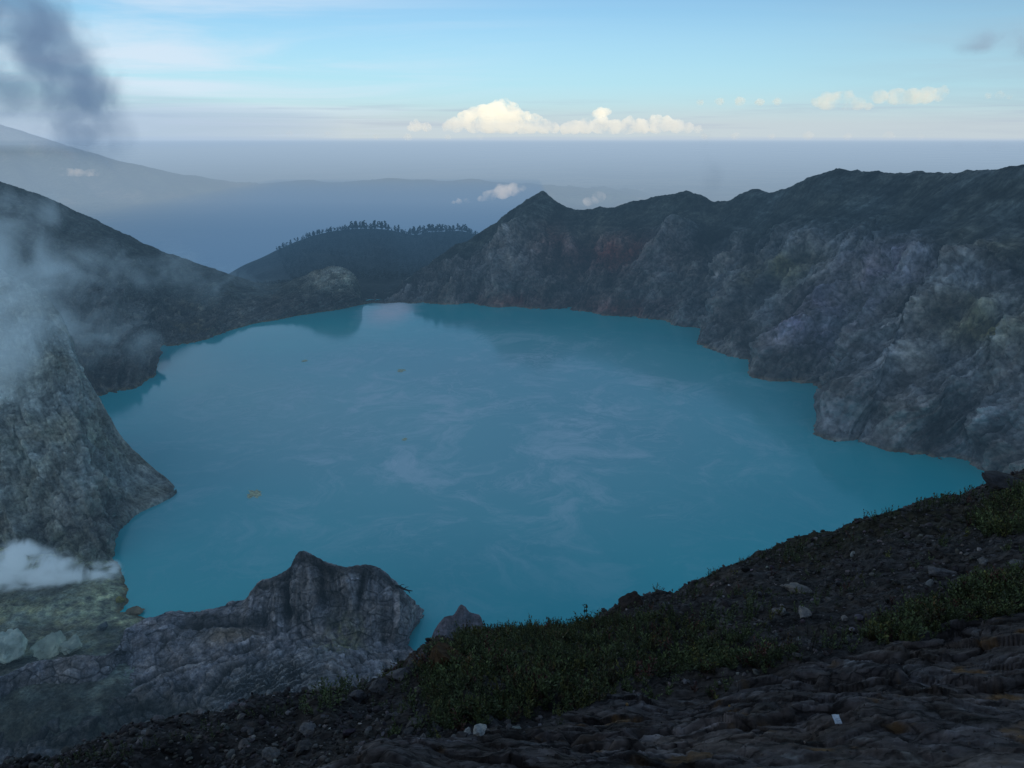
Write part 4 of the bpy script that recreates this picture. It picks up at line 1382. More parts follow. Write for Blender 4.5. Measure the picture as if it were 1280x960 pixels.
uniq = [
    (790, 757, 42, (0.040, 0.033, 0.030), 'dark rounded boulder on the skyline of the slope, right of the tall leafy stalk', 0.85),
    (518, 905, 28, (0.075, 0.072, 0.072), 'rounded grey stone lying alone below the left end of the big shrub mat', 0.75),
    (474, 855, 26, (0.095, 0.095, 0.10), 'pale flat stone on the slope edge just right of the small shrub clump', 0.5),
    (500, 843, 34, (0.105, 0.105, 0.11), 'long pale slab lying on the slope edge beside the rusty block', 0.35),
    (448, 872, 26, (0.085, 0.085, 0.09), 'upright grey stone directly beside the small shrub clump', 0.9),
    (386, 911, 24, (0.12, 0.12, 0.125), 'light grey flat stone in the gravel below the small shrub clump', 0.5),
    (378, 938, 32, (0.050, 0.048, 0.048), 'large dark half-buried stone in the gravel near the bottom edge', 0.5),
    (336, 945, 24, (0.115, 0.115, 0.115), 'light grey stone in the gravel at the bottom edge', 0.5),
    (600, 915, 30, (0.24, 0.25, 0.25), 'whitish broken block at the foot of the shrub mat', 0.6),
    (584, 917, 18, (0.22, 0.23, 0.23), 'small whitish stone leaning against the left of the whitish broken block', 0.5),
    (556, 832, 62, (0.050, 0.030, 0.015), 'rust-brown layered rock block at the left end of the shrub mat', 0.62),
    (996, 737, 36, (0.13, 0.125, 0.12), 'pale flat stone on the right-hand slope below the skyline', 0.45),
    (974, 764, 18, (0.17, 0.165, 0.16), 'small pale angular stone below and left of the pale flat stone', 0.7),
    (1004, 767, 26, (0.17, 0.165, 0.16), 'pale flake of stone overhanging a dark hollow on the right-hand slope', 0.35),
    (1056, 772, 12, (0.16, 0.155, 0.15), 'tiny pale stone alone on the dark gravel in the middle right', 0.6),
    (1172, 716, 42, (0.085, 0.085, 0.09), 'wide grey slab on the right-hand slope above the green shrubs', 0.35),
    (1260, 606, 56, (0.040, 0.040, 0.042), 'dark layered rock shelf on the skyline at the far right', 0.38),
    (1272, 710, 26, (0.095, 0.095, 0.095), 'grey stone at the right edge of the photo above the green shrubs', 0.6),
    (1228, 703, 16, (0.12, 0.12, 0.12), 'small light stone near the right edge, above the green shrubs', 0.6),
    (915, 742, 30, (0.038, 0.034, 0.033), 'dark stone resting on the skyline gravel at the top of the slope', 0.6),
]
for i, (px, py, w, c, lb, fl) in enumerate(uniq):
    place_stone('rock', px, py, w, np.array(c) * 1.3, lb, flat=fl, seed=i, n=4, rough=0.09, sink=0.45)
for i, (px, py) in enumerate([(786, 880), (912, 881)]):
    place_stone('pebble', px, py, 5, (0.30, 0.20, 0.09), ['tiny ochre pebble on the shale left of centre, below the shrub mat', 'tiny ochre pebble on the shale between two dark ledges, left of the white packet'][i], 'pebble', seed=60 + i)

def inpoly(px, py, poly):
    poly = np.array(poly, float)
    ins = np.zeros(np.shape(px), bool)
    for i in range(len(poly)):
        a, b = poly[i], poly[(i + 1) % len(poly)]
        ins ^= ((a[1] > py) != (b[1] > py)) & (px < (b[0] - a[0]) * (py - a[1]) / (b[1] - a[1] + 1e-9) + a[0])
    return ins

MAT_POLY = [(520, 838), (548, 815), (590, 792), (640, 788), (730, 780), (790, 772), (850, 775), (900, 785), (960, 800), (1000, 818), (965, 835), (880, 842), (800, 850), (745, 880), (700, 895), (640, 905), (575, 915), (548, 905), (530, 870)]
RIGHT_POLY = [(1075, 800), (1110, 778), (1160, 755), (1225, 728), (1290, 712), (1290, 762), (1215, 780), (1140, 802)]
FARR_POLY = [(1205, 652), (1235, 625), (1290, 610), (1290, 668), (1235, 672)]
REG = {}
vis = _ok & (_px > -60) & (_px < 1340) & (_py < 1040)
REG['mat'] = np.argwhere(vis & inpoly(_px, _py, MAT_POLY))
REG['right'] = np.argwhere(vis & inpoly(_px, _py, RIGHT_POLY))
REG['far'] = np.argwhere(vis & inpoly(_px, _py, FARR_POLY))
shrubby = inpoly(_px, _py, MAT_POLY) | inpoly(_px, _py, RIGHT_POLY)
REG['gravel'] = np.argwhere(vis & (FGSLAB < 0.4) & ~shrubby)
REG['around'] = np.argwhere(vis & (FGSLAB < 0.6) & ~shrubby & (_px > 480) & (_py < 930))
REG['slab'] = np.argwhere(vis & (FGSLAB > 0.6))

def scatter_mesh(tpls, pts, scl, g, tint=None, tilt=0.3):
    """many copies of small templates (V,F,col) merged in one go"""
    Vs, Fs, Cs, o = [], [], [], 0
    k = g.integers(len(tpls), size=len(pts))
    for t, (V, F, Cc) in enumerate(tpls):
        sel = np.where(k == t)[0]
        if len(sel) == 0: continue
        m = len(sel)
        a = g.random(m) * 6.283
        ca, sa = np.cos(a), np.sin(a)
        tx, ty = g.normal(0, tilt, m), g.normal(0, tilt, m)
        X = V[None, :, 0] * ca[:, None] - V[None, :, 1] * sa[:, None]
        Y = V[None, :, 0] * sa[:, None] + V[None, :, 1] * ca[:, None]
        Z = np.repeat(V[None, :, 2], m, 0)
        W = np.stack([X + tx[:, None] * Z, Y + ty[:, None] * Z, Z - tx[:, None] * X - ty[:, None] * Y], -1)
        W = W * scl[sel][:, None, None] + pts[sel][:, None, :]
        Vs.append(W.reshape(-1, 3))
        Fs.append((F[None] + (np.arange(m) * len(V))[:, None, None]).reshape(-1, F.shape[1]) + o)
        o += m * len(V)
        Cb = np.repeat(Cc[None], m, 0)
        if tint is not None: Cb = Cb * tint[sel][:, None, :]
        Cs.append(Cb.reshape(-1, 3))
    return np.concatenate(Vs), np.concatenate(Fs), np.concatenate(Cs)

def gravel():
    g = np.random.default_rng(21)
    tp = []
    for i in range(10):
        V, F = rock_shape(g, 2 if i < 4 else 1, planes=7, flat=0.6)
        tp.append((V, F, np.ones((len(V), 3))))
    R_ = REG['gravel']
    ii = R_[g.integers(len(R_), size=15000)]
    P = FG[ii[:, 0], ii[:, 1]]
    D = np.linalg.norm(P - CAM, axis=1)
    s = np.exp(g.normal(math.log(0.022), 0.55, len(P))) * (0.7 + 0.03 * D)
    s = np.clip(s, 0.008, 0.13)
    keep = fbm(P[:, 0] / 1.2, P[:, 1] / 1.2, 0.7, 4) + 0.25 * g.normal(size=len(P)) > -0.18
    P, s = P[keep], s[keep]
    P = P + np.stack([g.normal(0, 0.03, len(P)), g.normal(0, 0.03, len(P)), s * 0.2], 1)
    b = np.exp(g.normal(-0.1, 0.55, (len(P), 1)))
    tint = np.array([0.072, 0.068, 0.069]) * b * (1 + g.normal(0, 0.05, (len(P), 3)))
    V, F, Cc = scatter_mesh(tp, P, s, g, tint)
    o = link('gravel', mesh_from('gravel', V, F, M_STONE, Cc, smooth=False))
    tag(o, 'loose dark gravel and scree strewn over the near slope', 'gravel', kind='stuff')
    R_ = REG['slab']
    ii = R_[g.integers(len(R_), size=1300)]
    P = FG[ii[:, 0], ii[:, 1]]
    s = np.clip(np.exp(g.normal(math.log(0.009), 0.5, len(P))), 0.004, 0.03)
    tint = np.array([0.06, 0.052, 0.048]) * np.exp(g.normal(0, 0.4, (len(P), 1)))
    V, F, Cc = scatter_mesh(tp, P + np.array([0, 0, 0.002]), s, g, tint)
    o = link('shale_chips', mesh_from('shale_chips', V, F, M_STONE, Cc, smooth=False))
    tag(o, 'small chips of shale scattered on the brown rock ledges', 'gravel', kind='stuff')
gravel()

def loose_stones():
    g = np.random.default_rng(33)
    shapes = [stone_mesh(np.random.default_rng(300 + i), np.array([0.095, 0.092, 0.094]) * b, 3, 0.6) for i, b in enumerate([0.7, 0.85, 1.0, 1.2, 1.5, 0.9, 1.05])]
    R_ = REG['gravel']
    taken = [np.array(u[:2]) for u in uniq]
    n = 0
    while n < 95:
        i = R_[g.integers(len(R_))]
        q = np.array([_px[i[0], i[1]], _py[i[0], i[1]]])
        if q[1] > 955 or q[0] < 40 or q[0] > 1275: continue
        if any(np.linalg.norm((q - t) * (1, 1.4)) < 17 for t in taken): continue
        taken.append(q)
        left = q[0] < 560
        p = FG[i[0], i[1]]
        s = g.uniform(0.05, 0.12) * (1.0 if left else 1.25)
        o = link('loose_stone', shapes[g.integers(7)])
        o.location = p + np.array([0, 0, s * 0.25])
        o.scale = (s, s, s)
        o.rotation_euler = (g.uniform(-0.3, 0.3), g.uniform(-0.3, 0.3), g.random() * 6.28)
        if left:
            tag(o, 'loose angular grey stone among the gravel of the lower left slope', 'stone', 'loose stones on the lower left gravel')
        else:
            tag(o, 'loose angular grey stone on the dark slope under the right-hand skyline', 'stone', 'loose stones on the right-hand slope')
        n += 1
loose_stones()

# ------------------------------------------------------------------ low shrubs
GREEN = np.array([0.078, 0.102, 0.038])
def sprig(g, h=1.0, leaves=22, ls=0.13, col=GREEN):
    """upright leafy stem of unit height: returns leaf arrays and stem arrays"""
    lean = g.normal(0, 0.13, 2)
    ts = np.linspace(0, 1, 6)
    pts = np.stack([lean[0] * ts**1.5, lean[1] * ts**1.5, ts * h], 1)
    V, F, Cc = [], [], []
    for i in range(leaves):
        t = 0.12 + 0.9 * (i + g.random() * 0.6) / leaves
        t = min(t, 1.0)
        b = np.array([np.interp(t, ts, pts[:, k]) for k in range(3)])
        a = i * 2.4 + g.normal(0, 0.4)
        up = 0.45 + 0.9 * t + g.normal(0, 0.2)
        d = np.array([math.cos(a), math.sin(a), up]); d /= np.linalg.norm(d)
        sd_ = np.cross(d, [0, 0, 1]); sd_ /= np.linalg.norm(sd_) + 1e-9
        L = ls * (0.7 + 0.6 * g.random()) * (1.0 - 0.35 * t)
        W = L * 0.30
        nrm = np.cross(sd_, d)
        q = [b, b + d * L * 0.5 + sd_ * W + nrm * L * 0.06, b + d * L, b + d * L * 0.5 - sd_ * W + nrm * L * 0.06]
        V += q
        n = 4 * i
        F.append([n, n + 1, n + 2, n + 3])
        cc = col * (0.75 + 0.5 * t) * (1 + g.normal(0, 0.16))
        Cc += [np.clip(cc, 0.003, 1)] * 4
    st = tube(pts, np.linspace(0.012, 0.005, 6), 4)
    return (np.array(V), np.array(F), np.array(Cc)), st

def tpl_sprigs(seed, n=8, stems=5, leaves=11, ls=0.24):
    """small bushy clumps of a few leafy stems fanning out from one root"""
    g = np.random.default_rng(seed)
    out = []
    for i in range(n):
        parts = []
        for j in range(stems + int(g.integers(-1, 2))):
            lv, st = sprig(g, leaves=leaves + int(g.integers(-2, 3)), ls=ls)
            hh = g.uniform(0.6, 1.05)
            a = j * 1.26 + g.normal(0, 0.4)
            ln = g.uniform(0.15, 0.65) * np.array([math.cos(a), math.sin(a)])
            def tr(Q):
                Q = Q * hh
                return Q + np.stack([Q[:, 2] * ln[0], Q[:, 2] * ln[1], 0 * Q[:, 2]], 1)
            parts.append((tr(lv[0]), lv[1], lv[2] * g.uniform(0.75, 1.25)))
            parts.append((tr(st[0]), st[1], np.tile(np.array([0.03, 0.022, 0.016]), (len(st[0]), 1))))
        out.append(merge(parts))
    return out
SPR = tpl_sprigs(77)

def shrub_mass(name, reg, n, hmin, hmax, seed, label, red=0.02, dark=1.0, dens=-0.35):
    g = np.random.default_rng(seed)
    R_ = REG[reg]
    ii = R_[g.integers(len(R_), size=n)]
    P = FG[ii[:, 0], ii[:, 1]]
    f = fbm(P[:, 0] / 0.9, P[:, 1] / 0.9, 3.3, 4)
    keep = f + 0.2 * g.normal(size=n) > dens
    P, f = P[keep], f[keep]
    m = len(P)
    P = P + np.stack([g.normal(0, 0.04, m), g.normal(0, 0.04, m), np.full(m, -0.03)], 1)
    s = g.uniform(hmin, hmax, m) * (1 + 0.5 * f)
    tint = np.exp(g.normal(0, 0.28, (m, 1))) * np.array([1, 1, 1.0]) * dark * (1 + 0.5 * f[:, None])
    yel = g.random(m) < 0.16
    tint[yel] *= np.array([1.35, 1.05, 0.8])
    brown = g.random(m) < 0.10
    tint[brown] *= np.array([0.9, 0.55, 0.7])
    rd = g.random(m) < red * (1 + 4 * (f > 0.25))
    tint[rd] = np.array([1.1, 0.36, 0.7]) * g.uniform(0.5, 1.2, (int(rd.sum()), 1))
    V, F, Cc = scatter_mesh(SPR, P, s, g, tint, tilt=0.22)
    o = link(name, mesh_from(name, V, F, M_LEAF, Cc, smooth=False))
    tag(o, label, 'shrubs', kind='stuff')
shrub_mass('shrub_mat', 'mat', 3300, 0.12, 0.33, 1, 'dense olive-green mat of low leafy shrubs in the middle of the foreground slope', dark=0.85, dens=-0.25)
shrub_mass('shrub_strip', 'right', 800, 0.12, 0.34, 2, 'strip of green leafy shrubs above the brown ledges at lower right', red=0.05, dark=0.8)
shrub_mass('shrub_patch', 'far', 420, 0.22, 0.42, 3, 'patch of green shrubs high on the slope at the right edge', dark=0.85)

shrub_mass('scattered_scrub', 'around', 2600, 0.12, 0.26, 4, 'sparse low scrub scattered over the gravel between the shrub mat and the skyline', dark=0.75, dens=0.30)

def shrub(px, py, n, hpx, label, seed, group=None, spread=0.8, ls=0.22, name='shrub', cat='shrub', leaves=14, col=GREEN):
    g = np.random.default_rng(seed)
    p = fg_at(px, py)
    h = hpx / FPX * np.linalg.norm(p - CAM)
    root = empty(name, p + np.array([0, 0, -0.02]), label, cat, group)
    lv, st = [], []
    for i in range(n):
        hh = h * g.uniform(0.6, 1.0) if n > 1 else h
        (V, F, Cc), (sv, sf) = sprig(g, leaves=leaves, ls=ls, col=col * np.exp(g.normal(0, 0.2)))
        r = spread * h * math.sqrt(g.random()) * (0 if n == 1 else 1)
        a = g.random() * 6.283
        off = np.array([r * math.cos(a), r * math.sin(a), 0])
        off[2] = -0.3 * off[1] if n > 1 else 0
        lean = np.array([math.cos(a), math.sin(a)]) * g.uniform(0, 0.35) * (r / (spread * h + 1e-6))
        def tr(Q):
            Q = Q * hh
            Q = Q + np.stack([Q[:, 2] * lean[0], Q[:, 2] * lean[1], 0 * Q[:, 2]], 1)
            return Q + off
        lv.append((tr(V), F, Cc))
        st.append((tr(sv), sf))
    V, F, Cc = merge(lv)
    link('leaves', mesh_from('leaves', V, F, M_LEAF, Cc, smooth=False), root)
    if n <= 8:
        for a in st:
            link('stem', mesh_from('stem', a[0], a[1], M_BARK), root)
    else:
        for a in list(st):
            k = a[0][:4].mean(0)
            st.append(tube([(0, 0, -0.06 * h), k * 0.5 - np.array([0, 0, 0.05 * h]), k], [0.01, 0.008, 0.006], 4))
        V, F, _ = merge(st)
        link('stems', mesh_from('stems', V, F, M_BARK), root)
    return root

shrub(731, 782, 3, 36, 'tall thin leafy stalk standing alone above the skyline edge of the shrub mat', 5, spread=0.14, ls=0.20, name='leafy_stalk', cat='plant', leaves=11, col=GREEN * 0.55)
for i, (px, py, n, h) in enumerate([(392, 886, 16, 26), (412, 876, 18, 28), (434, 866, 16, 24)]):
    shrub(px, py, n, h, ['green shrub at the left end of the small clump on the left slope edge', 'taller green shrub in the middle of the small clump on the left slope edge', 'green shrub at the right end of the small clump, beside the upright grey stone'][i], 20 + i, 'clump of shrubs on the left slope edge', spread=0.75)
sky_sh = [(975, 697, 8, 20), (992, 692, 9, 20), (1016, 684, 4, 14), (1118, 645, 5, 14), (1152, 636, 9, 16), (1172, 632, 9, 18), (1190, 628, 8, 14), (1210, 622, 7, 18), (1236, 612, 7, 14), (846, 752, 4, 18), (858, 749, 4, 20), (804, 760, 4, 12), (770, 768, 4, 16)]
for i, (px, py, n, h) in enumerate(sky_sh):
    shrub(px, py, n, h, 'small dark shrub growing on the skyline edge of the right-hand slope', 40 + i, 'small shrubs along the right-hand skyline', spread=0.6, col=GREEN * 0.7)
mid_sh = [(905, 775, 10, 26), (935, 768, 9, 24), (950, 760, 8, 22), (1000, 762, 7, 18), (880, 768, 8, 24), (1040, 808, 12, 22), (1068, 800, 12, 20), (915, 800, 10, 26), (1020, 745, 6, 14), (1060, 742, 6, 14)]
for i, (px, py, n, h) in enumerate(mid_sh):
    shrub(px, py, n, h, 'green shrub growing singly on the dark slope between the shrub mat and the skyline', 70 + i, 'single shrubs on the dark slope right of the shrub mat', spread=0.7, col=GREEN * 0.8)
low_sh = [(90, 955, 8, 20), (120, 947, 9, 20), (150, 940, 9, 18), (178, 934, 7, 16), (232, 924, 7, 14), (260, 918, 8, 16), (330, 893, 7, 16), (352, 890, 8, 18)]
for i, (px, py, n, h) in enumerate(low_sh):
    shrub(px, py, n, h, 'low dark tuft of shrub growing along the edge of the lower left gravel', 90 + i, 'tufts along the edge of the lower left gravel', spread=0.9, col=GREEN * 0.65)
near_sh = [(505, 862, 9, 22), (535, 876, 10, 22), (556, 892, 10, 24), (470, 885, 7, 16), (495, 892, 8, 16), (545, 905, 10, 24), (520, 884, 7, 20)]
for i, (px, py, n, h) in enumerate(near_sh):
    shrub(px, py, n, h, 'small olive shrub in the rubble just left of the big shrub mat', 110 + i, 'small shrubs in the rubble left of the shrub mat', spread=0.8, col=GREEN * 0.8)
bare = [(1000, 812), (1030, 800), (985, 822)]
for i, (px, py) in enumerate(bare):
    shrub(px, py, 9, 30, 'thin grey leafless bush of bare twigs at the right end of the shrub mat', 130 + i, 'bare bushes at the right end of the shrub mat', spread=0.7, leaves=3, ls=0.05, col=np.array([0.05, 0.04, 0.03]), name='bare_bush', cat='bush')

# dropped white packet
def packet():
    p = fg_at(1047, 902)
    root = empty('litter_packet', p + np.array([0, 0, 0.045]), 'small crumpled white packet lying on the brown shale at lower right', 'litter')
    V, F = [], []
    n = 9
    for k in (0, 1):
        for i in range(n):
            for j in range(n):
                u, v = i / (n - 1) - 0.5, j / (n - 1) - 0.5
                puff = 0.010 * (1 - (2 * u) ** 4) * (1 - (2 * v) ** 4) + 0.0012
                V.append([u * 0.085, v * 0.105, (puff if k else -puff) + 0.006 * math.sin(7 * u + 5 * v)])
    idx = lambda k, i, j: k * n * n + i * n + j
    for k in (0, 1):
        for i in range(n - 1):
            for j in range(n - 1):
                F.append([idx(k, i, j), idx(k, i + 1, j), idx(k, i + 1, j + 1), idx(k, i, j + 1)])
    for i in range(n - 1):
        for (a, b) in (((i, 0), (i + 1, 0)), ((i, n - 1), (i + 1, n - 1)), ((0, i), (0, i + 1)), ((n - 1, i), (n - 1, i + 1))):
            F.append([idx(0, *a), idx(0, *b), idx(1, *b), idx(1, *a)])
    link('wrapper', mesh_from('wrapper', np.array(V), np.array(F), plain_mat('white_plastic', (0.75, 0.80, 0.85), 0.4, var=0.12, sc=40)), root)
    S, SF = [], []
    for q, (y0, y1) in enumerate([(0.018, 0.024), (-0.004, 0.002), (-0.024, -0.018)]):
        for x_, y_ in ((-0.026, y0), (0.026, y0), (0.026, y1), (-0.026, y1)):
            puff = 0.010 * (1 - (2 * x_ / 0.085) ** 4) * (1 - (2 * y_ / 0.105) ** 4) + 0.0012
            S.append([x_, y_, puff + 0.006 * math.sin(7 * x_ / 0.085 + 5 * y_ / 0.105) + 0.003])
        SF.append([4 * q, 4 * q + 1, 4 * q + 2, 4 * q + 3])
    link('printed_band', mesh_from('printed_band', np.array(S), np.array(SF), plain_mat('grey_print', (0.35, 0.42, 0.5), 0.5, var=0.1)), root)
    root.rotation_euler = (R(32), R(5), R(8))
packet()

# ------------------------------------------------------------------ boulders on the fumarole flat, drift on the lake
_fx, _fy, _fc = project(FUM)
def fum_at(px, py):
    e = (_fx - px) ** 2 + (_fy - py) ** 2
    i = np.unravel_index(np.argmin(e), e.shape)
    return FUM[i].copy()
bl = [(20, 822, 50, (0.55, 0.64, 0.55), 'large pale green sulphur-crusted boulder at the left edge below the steam', 0.8, 0.9),
      (66, 812, 38, (0.46, 0.53, 0.43), 'pale green crusted boulder, left one of the pair beside the large boulder', 0.7, 0.8),
      (92, 815, 36, (0.44, 0.50, 0.41), 'pale green crusted boulder, right one of the pair beside the large boulder', 0.7, 0.8),
      (130, 787, 16, (0.16, 0.19, 0.20), 'squarish grey-blue block on the flat near the water', 0.7, 0.9),
      (168, 767, 24, (0.24, 0.20, 0.13), 'tan rock standing in the shallows at the tip of the flat', 0.5, 0.8),
      (181, 768, 10, (0.12, 0.09, 0.07), 'small brown rock at the very tip of the flat, in the water', 0.6, 0.9),
      (150, 752, 14, (0.35, 0.33, 0.12), 'yellow sulphur-stained rock at the water edge beside the steam vent', 0.6, 0.9)]
for i, (px, py, w, c, lb, fl, a) in enumerate(bl):
    place_stone('boulder', px, py, w, c, lb, 'boulder', flat=fl, seed=200 + i, asp=a, at=fum_at, n=5, rough=0.11, mat=M_OUT)

def scum(px, py, w, seed, label):
    g = np.random.default_rng(seed)
    c = PZ(px, py, 0.04)
    r = w / 2 / FPX * np.linalg.norm(c - CAM)
    n = 60
    a = np.linspace(0, 2 * math.pi, n, endpoint=False)
    rr = r * (0.35 + 0.9 * np.abs(fbm(np.cos(a) * 1.6 + seed, np.sin(a) * 1.6, 0.5, 4)) + 0.25 * g.random(n))
    V = np.stack([rr * np.cos(a), 1.6 * rr * np.sin(a), 0 * a], -1)
    V = np.concatenate([V, [[0, 0, 0.02]]])
    F = np.array([[i, (i + 1) % n, n] for i in range(n)])
    o = link('sulphur_scum', mesh_from('sulphur_scum', V, F, plain_mat('sulphur_scum', (0.55, 0.60, 0.38), 0.7, var=0.5, sc=0.6)), loc=c)
    tag(o, label, 'floating scum')
scum(501, 463, 14, 1, 'ochre patch of sulphur scum afloat in the far middle of the lake')
scum(318, 617, 22, 2, 'ochre streak of sulphur scum afloat near the left side of the lake')
scum(506, 549, 10, 3, 'faint ochre patch of sulphur scum afloat in the centre of the lake')
scum(381, 451, 9, 4, 'small ochre patch of sulphur scum afloat near the far left shore')

# boulders fallen along the waterline
def shore_boulders():
    g = np.random.default_rng(55)
    shp = [stone_mesh(np.random.default_rng(700 + i), np.array([0.17, 0.155, 0.135]) * b, 3, 0.75, mat=M_OUT, rough=0.08) for i, b in enumerate([0.7, 1.0, 1.3, 0.85, 1.6])]
    names = ['boulder fallen at the waterline under the long crater wall on the far and right side', 'boulder fallen at the waterline under the dark hillside on the left']
    grp = ['boulders along the right-hand waterline', 'boulders along the left-hand waterline']
    for k, S in enumerate(SHORES):
        q = project(S)
        S = S[(q[0] > 120) & (q[0] < 1215)]
        for _ in range(46 if k == 0 else 34):
            p = S[g.integers(len(S))]
            r = float(np.exp(g.normal(0.25, 0.4)))
            o = link('boulder', shp[g.integers(5)])
            o.location = p * np.array([1, 1, 0]) + np.array([g.normal(0, 1.2), g.normal(0, 1.2), 0.15 * r])
            o.scale = (r * 1.2, r, r * g.uniform(0.6, 1.0))
            o.rotation_euler = (g.uniform(-0.3, 0.3), g.uniform(-0.3, 0.3), g.random() * 6.28)
            tag(o, names[k], 'boulder', grp[k])
shore_boulders()

# dead roots hanging from the cap of the outcrop
def dead_branch():
    base = PZ(497, 733, 19)
    root = empty('dead_branch', base, 'dead brown root sticking out over the water from the cap of the grey outcrop', 'branch')
    pts = [(-2.0, 0.3, 0.2), (0.5, -0.2, 0.1), (2.4, -0.4, -0.9), (4.0, -0.3, -1.6), (5.6, -0.1, -1.9)]
    V, F = tube(pts, [0.55, 0.5, 0.4, 0.3, 0.12], 7)
    link('limb', mesh_from('limb', V, F, M_BARK), root)
    for k, q in enumerate([[(2.4, -0.4, -0.9), (3.3, -0.6, 0.1), (4.2, -0.7, 0.3)], [(0.5, -0.2, 0.1), (1.6, -0.3, 0.9), (2.6, -0.3, 1.0)], [(4.0, -0.3, -1.6), (4.6, -0.5, -2.6)]]):
        V, F = tube(q, [0.22, 0.15, 0.07][:len(q)], 5)
        link('twig', mesh_from('twig', V, F, M_BARK), root)
dead_branch()

# ------------------------------------------------------------------ steam and smoke
def steam(name, label, blobs, dens, nscale, colr, gain=2.2, thresh=0.0, aniso=0.1, rate=0.35, stretch=(1, 1, 1), ndetail=5, glow=None, dist=0.6, soft=1.0):
    """one plume: a box domain whose density is a set of soft blobs broken up by noise (all in world metres)"""
    V0, F0 = ico(3)
    V, F, _ = merge([(V0 * np.asarray(r) * 0.97 + np.asarray(c), F0) for (c, r, w) in blobs])
    o = link(name, mesh_from(name, V, F, None))
    me, co, nn = remeshed(o, min(min(r) for (c, r, w) in blobs) / 5)
    me.name = name
    m, T = new_mat(name)
    p = T.n('ShaderNodeNewGeometry').outputs['Position']
    acc = None
    for (c, r, w) in blobs:
        q = T.vmath('MULTIPLY', T.vmath('SUBTRACT', p, tuple(c)), tuple(1 / np.asarray(r, float)))
        l = T.vmath('LENGTH', q)
        f = T.math('MULTIPLY', T.math('SUBTRACT', 1.0, l, clamp=True), w)
        acc = f if acc is None else T.math('MAXIMUM', acc, f) if soft == 0 else T.math('ADD', acc, f)
    n = T.noise(T.vmath('MULTIPLY', p, stretch), nscale, ndetail, 0.6, dist)
    # density grows from the soft envelope, eroded by the noise
    e = T.math('ADD', acc, T.math('MULTIPLY', T.math('SUBTRACT', n, 0.5), gain))
    e = T.math('SUBTRACT', e, thresh, clamp=True)
    e = T.math('MULTIPLY', e, T.math('MULTIPLY', acc, 2.0, clamp=True))
    d = T.math('MULTIPLY', e, dens)
    v = T.n('ShaderNodeVolumePrincipled', i_Color=colr, i_Density=d, i_Anisotropy=aniso)
    if glow is not None:
        v.inputs['Emission Color'].default_value = (*glow, 1)
        T.set(v.inputs['Emission Strength'], d)  # emission added in place of light scattered repeatedly inside the plume
    T.n('ShaderNodeOutputMaterial', i_Volume=v)
    try:
        m.cycles.volume_step_rate = rate
    except Exception:
        pass
    me.materials.clear()
    me.materials.append(m)
    o.data = me
    return tag(o, label, name.split('_')[0])

def B(px, py, Y, rx, ry, rz, w=1.0):
    """blob at a photo position and distance; radii in metres across, deep, high"""
    return (PY(px, py, Y), (rx, ry, rz), w)

steam('smoke_plume', 'dark blue-grey column of smoke drifting across the sky at upper left', [
    B(105, 165, 470, 32, 30, 28, 0.62), B(100, 120, 470, 32, 32, 28, 0.95), B(70, 80, 470, 34, 30, 28, 1.0),
    B(40, 40, 470, 38, 30, 34, 1.0), B(30, 105, 470, 40, 30, 32, 0.62), B(-20, 10, 470, 45, 32, 40, 0.8), B(-40, 90, 470, 45, 32, 40, 0.6)],
    0.075, 0.045, (0.62, 0.68, 0.78), gain=3.8, thresh=0.02, ndetail=8, rate=0.2, glow=(0.05, 0.075, 0.11), dist=0.5, soft=0)
steam('steam_bank', 'veil of pale steam drifting up over the hillside on the left', [
    B(0, 280, 400, 30, 30, 24, 0.8), B(30, 350, 385, 38, 26, 28, 1.0), B(50, 420, 375, 30, 22, 26, 0.6), B(-10, 470, 360, 36, 22, 34, 0.6), B(60, 400, 420, 26, 26, 20, 0.4), B(-30, 380, 370, 30, 26, 40, 0.8),
    B(110, 330, 480, 34, 30, 26, 0.6), B(100, 400, 480, 36, 30, 30, 0.4), B(175, 330, 540, 44, 30, 24, 0.42), B(225, 340, 620, 44, 40, 22, 0.36), B(60, 265, 470, 40, 30, 18, 0.5), B(290, 355, 700, 60, 50, 24, 0.24), B(140, 420, 520, 40, 34, 30, 0.34), B(20, 460, 370, 26, 26, 26, 0.5)],
    0.040, 0.038, (0.93, 0.95, 0.97), gain=4.2, thresh=0.08, rate=0.22, stretch=(1, 0.6, 1.0), glow=(0.06, 0.10, 0.13), dist=1.0)
steam('steam_jet', 'dense white steam jet blowing left from the sulphur vent by the shore', [
    B(140, 712, 292, 6, 5, 5, 1.1), B(118, 720, 291, 9, 7, 8, 1.2), B(85, 729, 289, 12, 9, 9, 1.1), B(50, 726, 287, 14, 10, 12, 1.1), B(15, 724, 286, 16, 11, 14, 1.1), B(-30, 722, 284, 20, 13, 17, 1.1), B(100, 748, 284, 10, 7, 7, 0.9), B(25, 698, 289, 13, 9, 9, 1.0), B(65, 704, 289, 11, 8, 8, 0.9), B(-10, 752, 283, 14, 8, 8, 0.9)],
    0.55, 0.10, (0.94, 0.95, 0.96), gain=4.6, thresh=0.08, rate=0.16, soft=0, ndetail=6, glow=(0.055, 0.085, 0.11), dist=1.2)
steam('steam_wisp', 'faint wisp of smoke rising behind the far rim, right of the middle', [
    B(890, 225, 1150, 26, 26, 40, 0.8), B(880, 180, 1150, 18, 22, 34, 0.4)],
    0.008, 0.03, (0.45, 0.5, 0.58), gain=1.6, thresh=0.1, rate=0.5)
steam('cloud_bank', 'grey ragged cloud drifting at the upper right corner of the sky', [
    B(1262, 48, 3000, 190, 150, 50, 0.8), B(1225, 58, 3000, 130, 150, 34, 0.6), B(1320, 60, 3000, 220, 150, 70, 0.8)],
    0.011, 0.007, (0.55, 0.60, 0.70), gain=3.6, thresh=0.18, rate=0.3, soft=0, glow=(0.06, 0.09, 0.13))
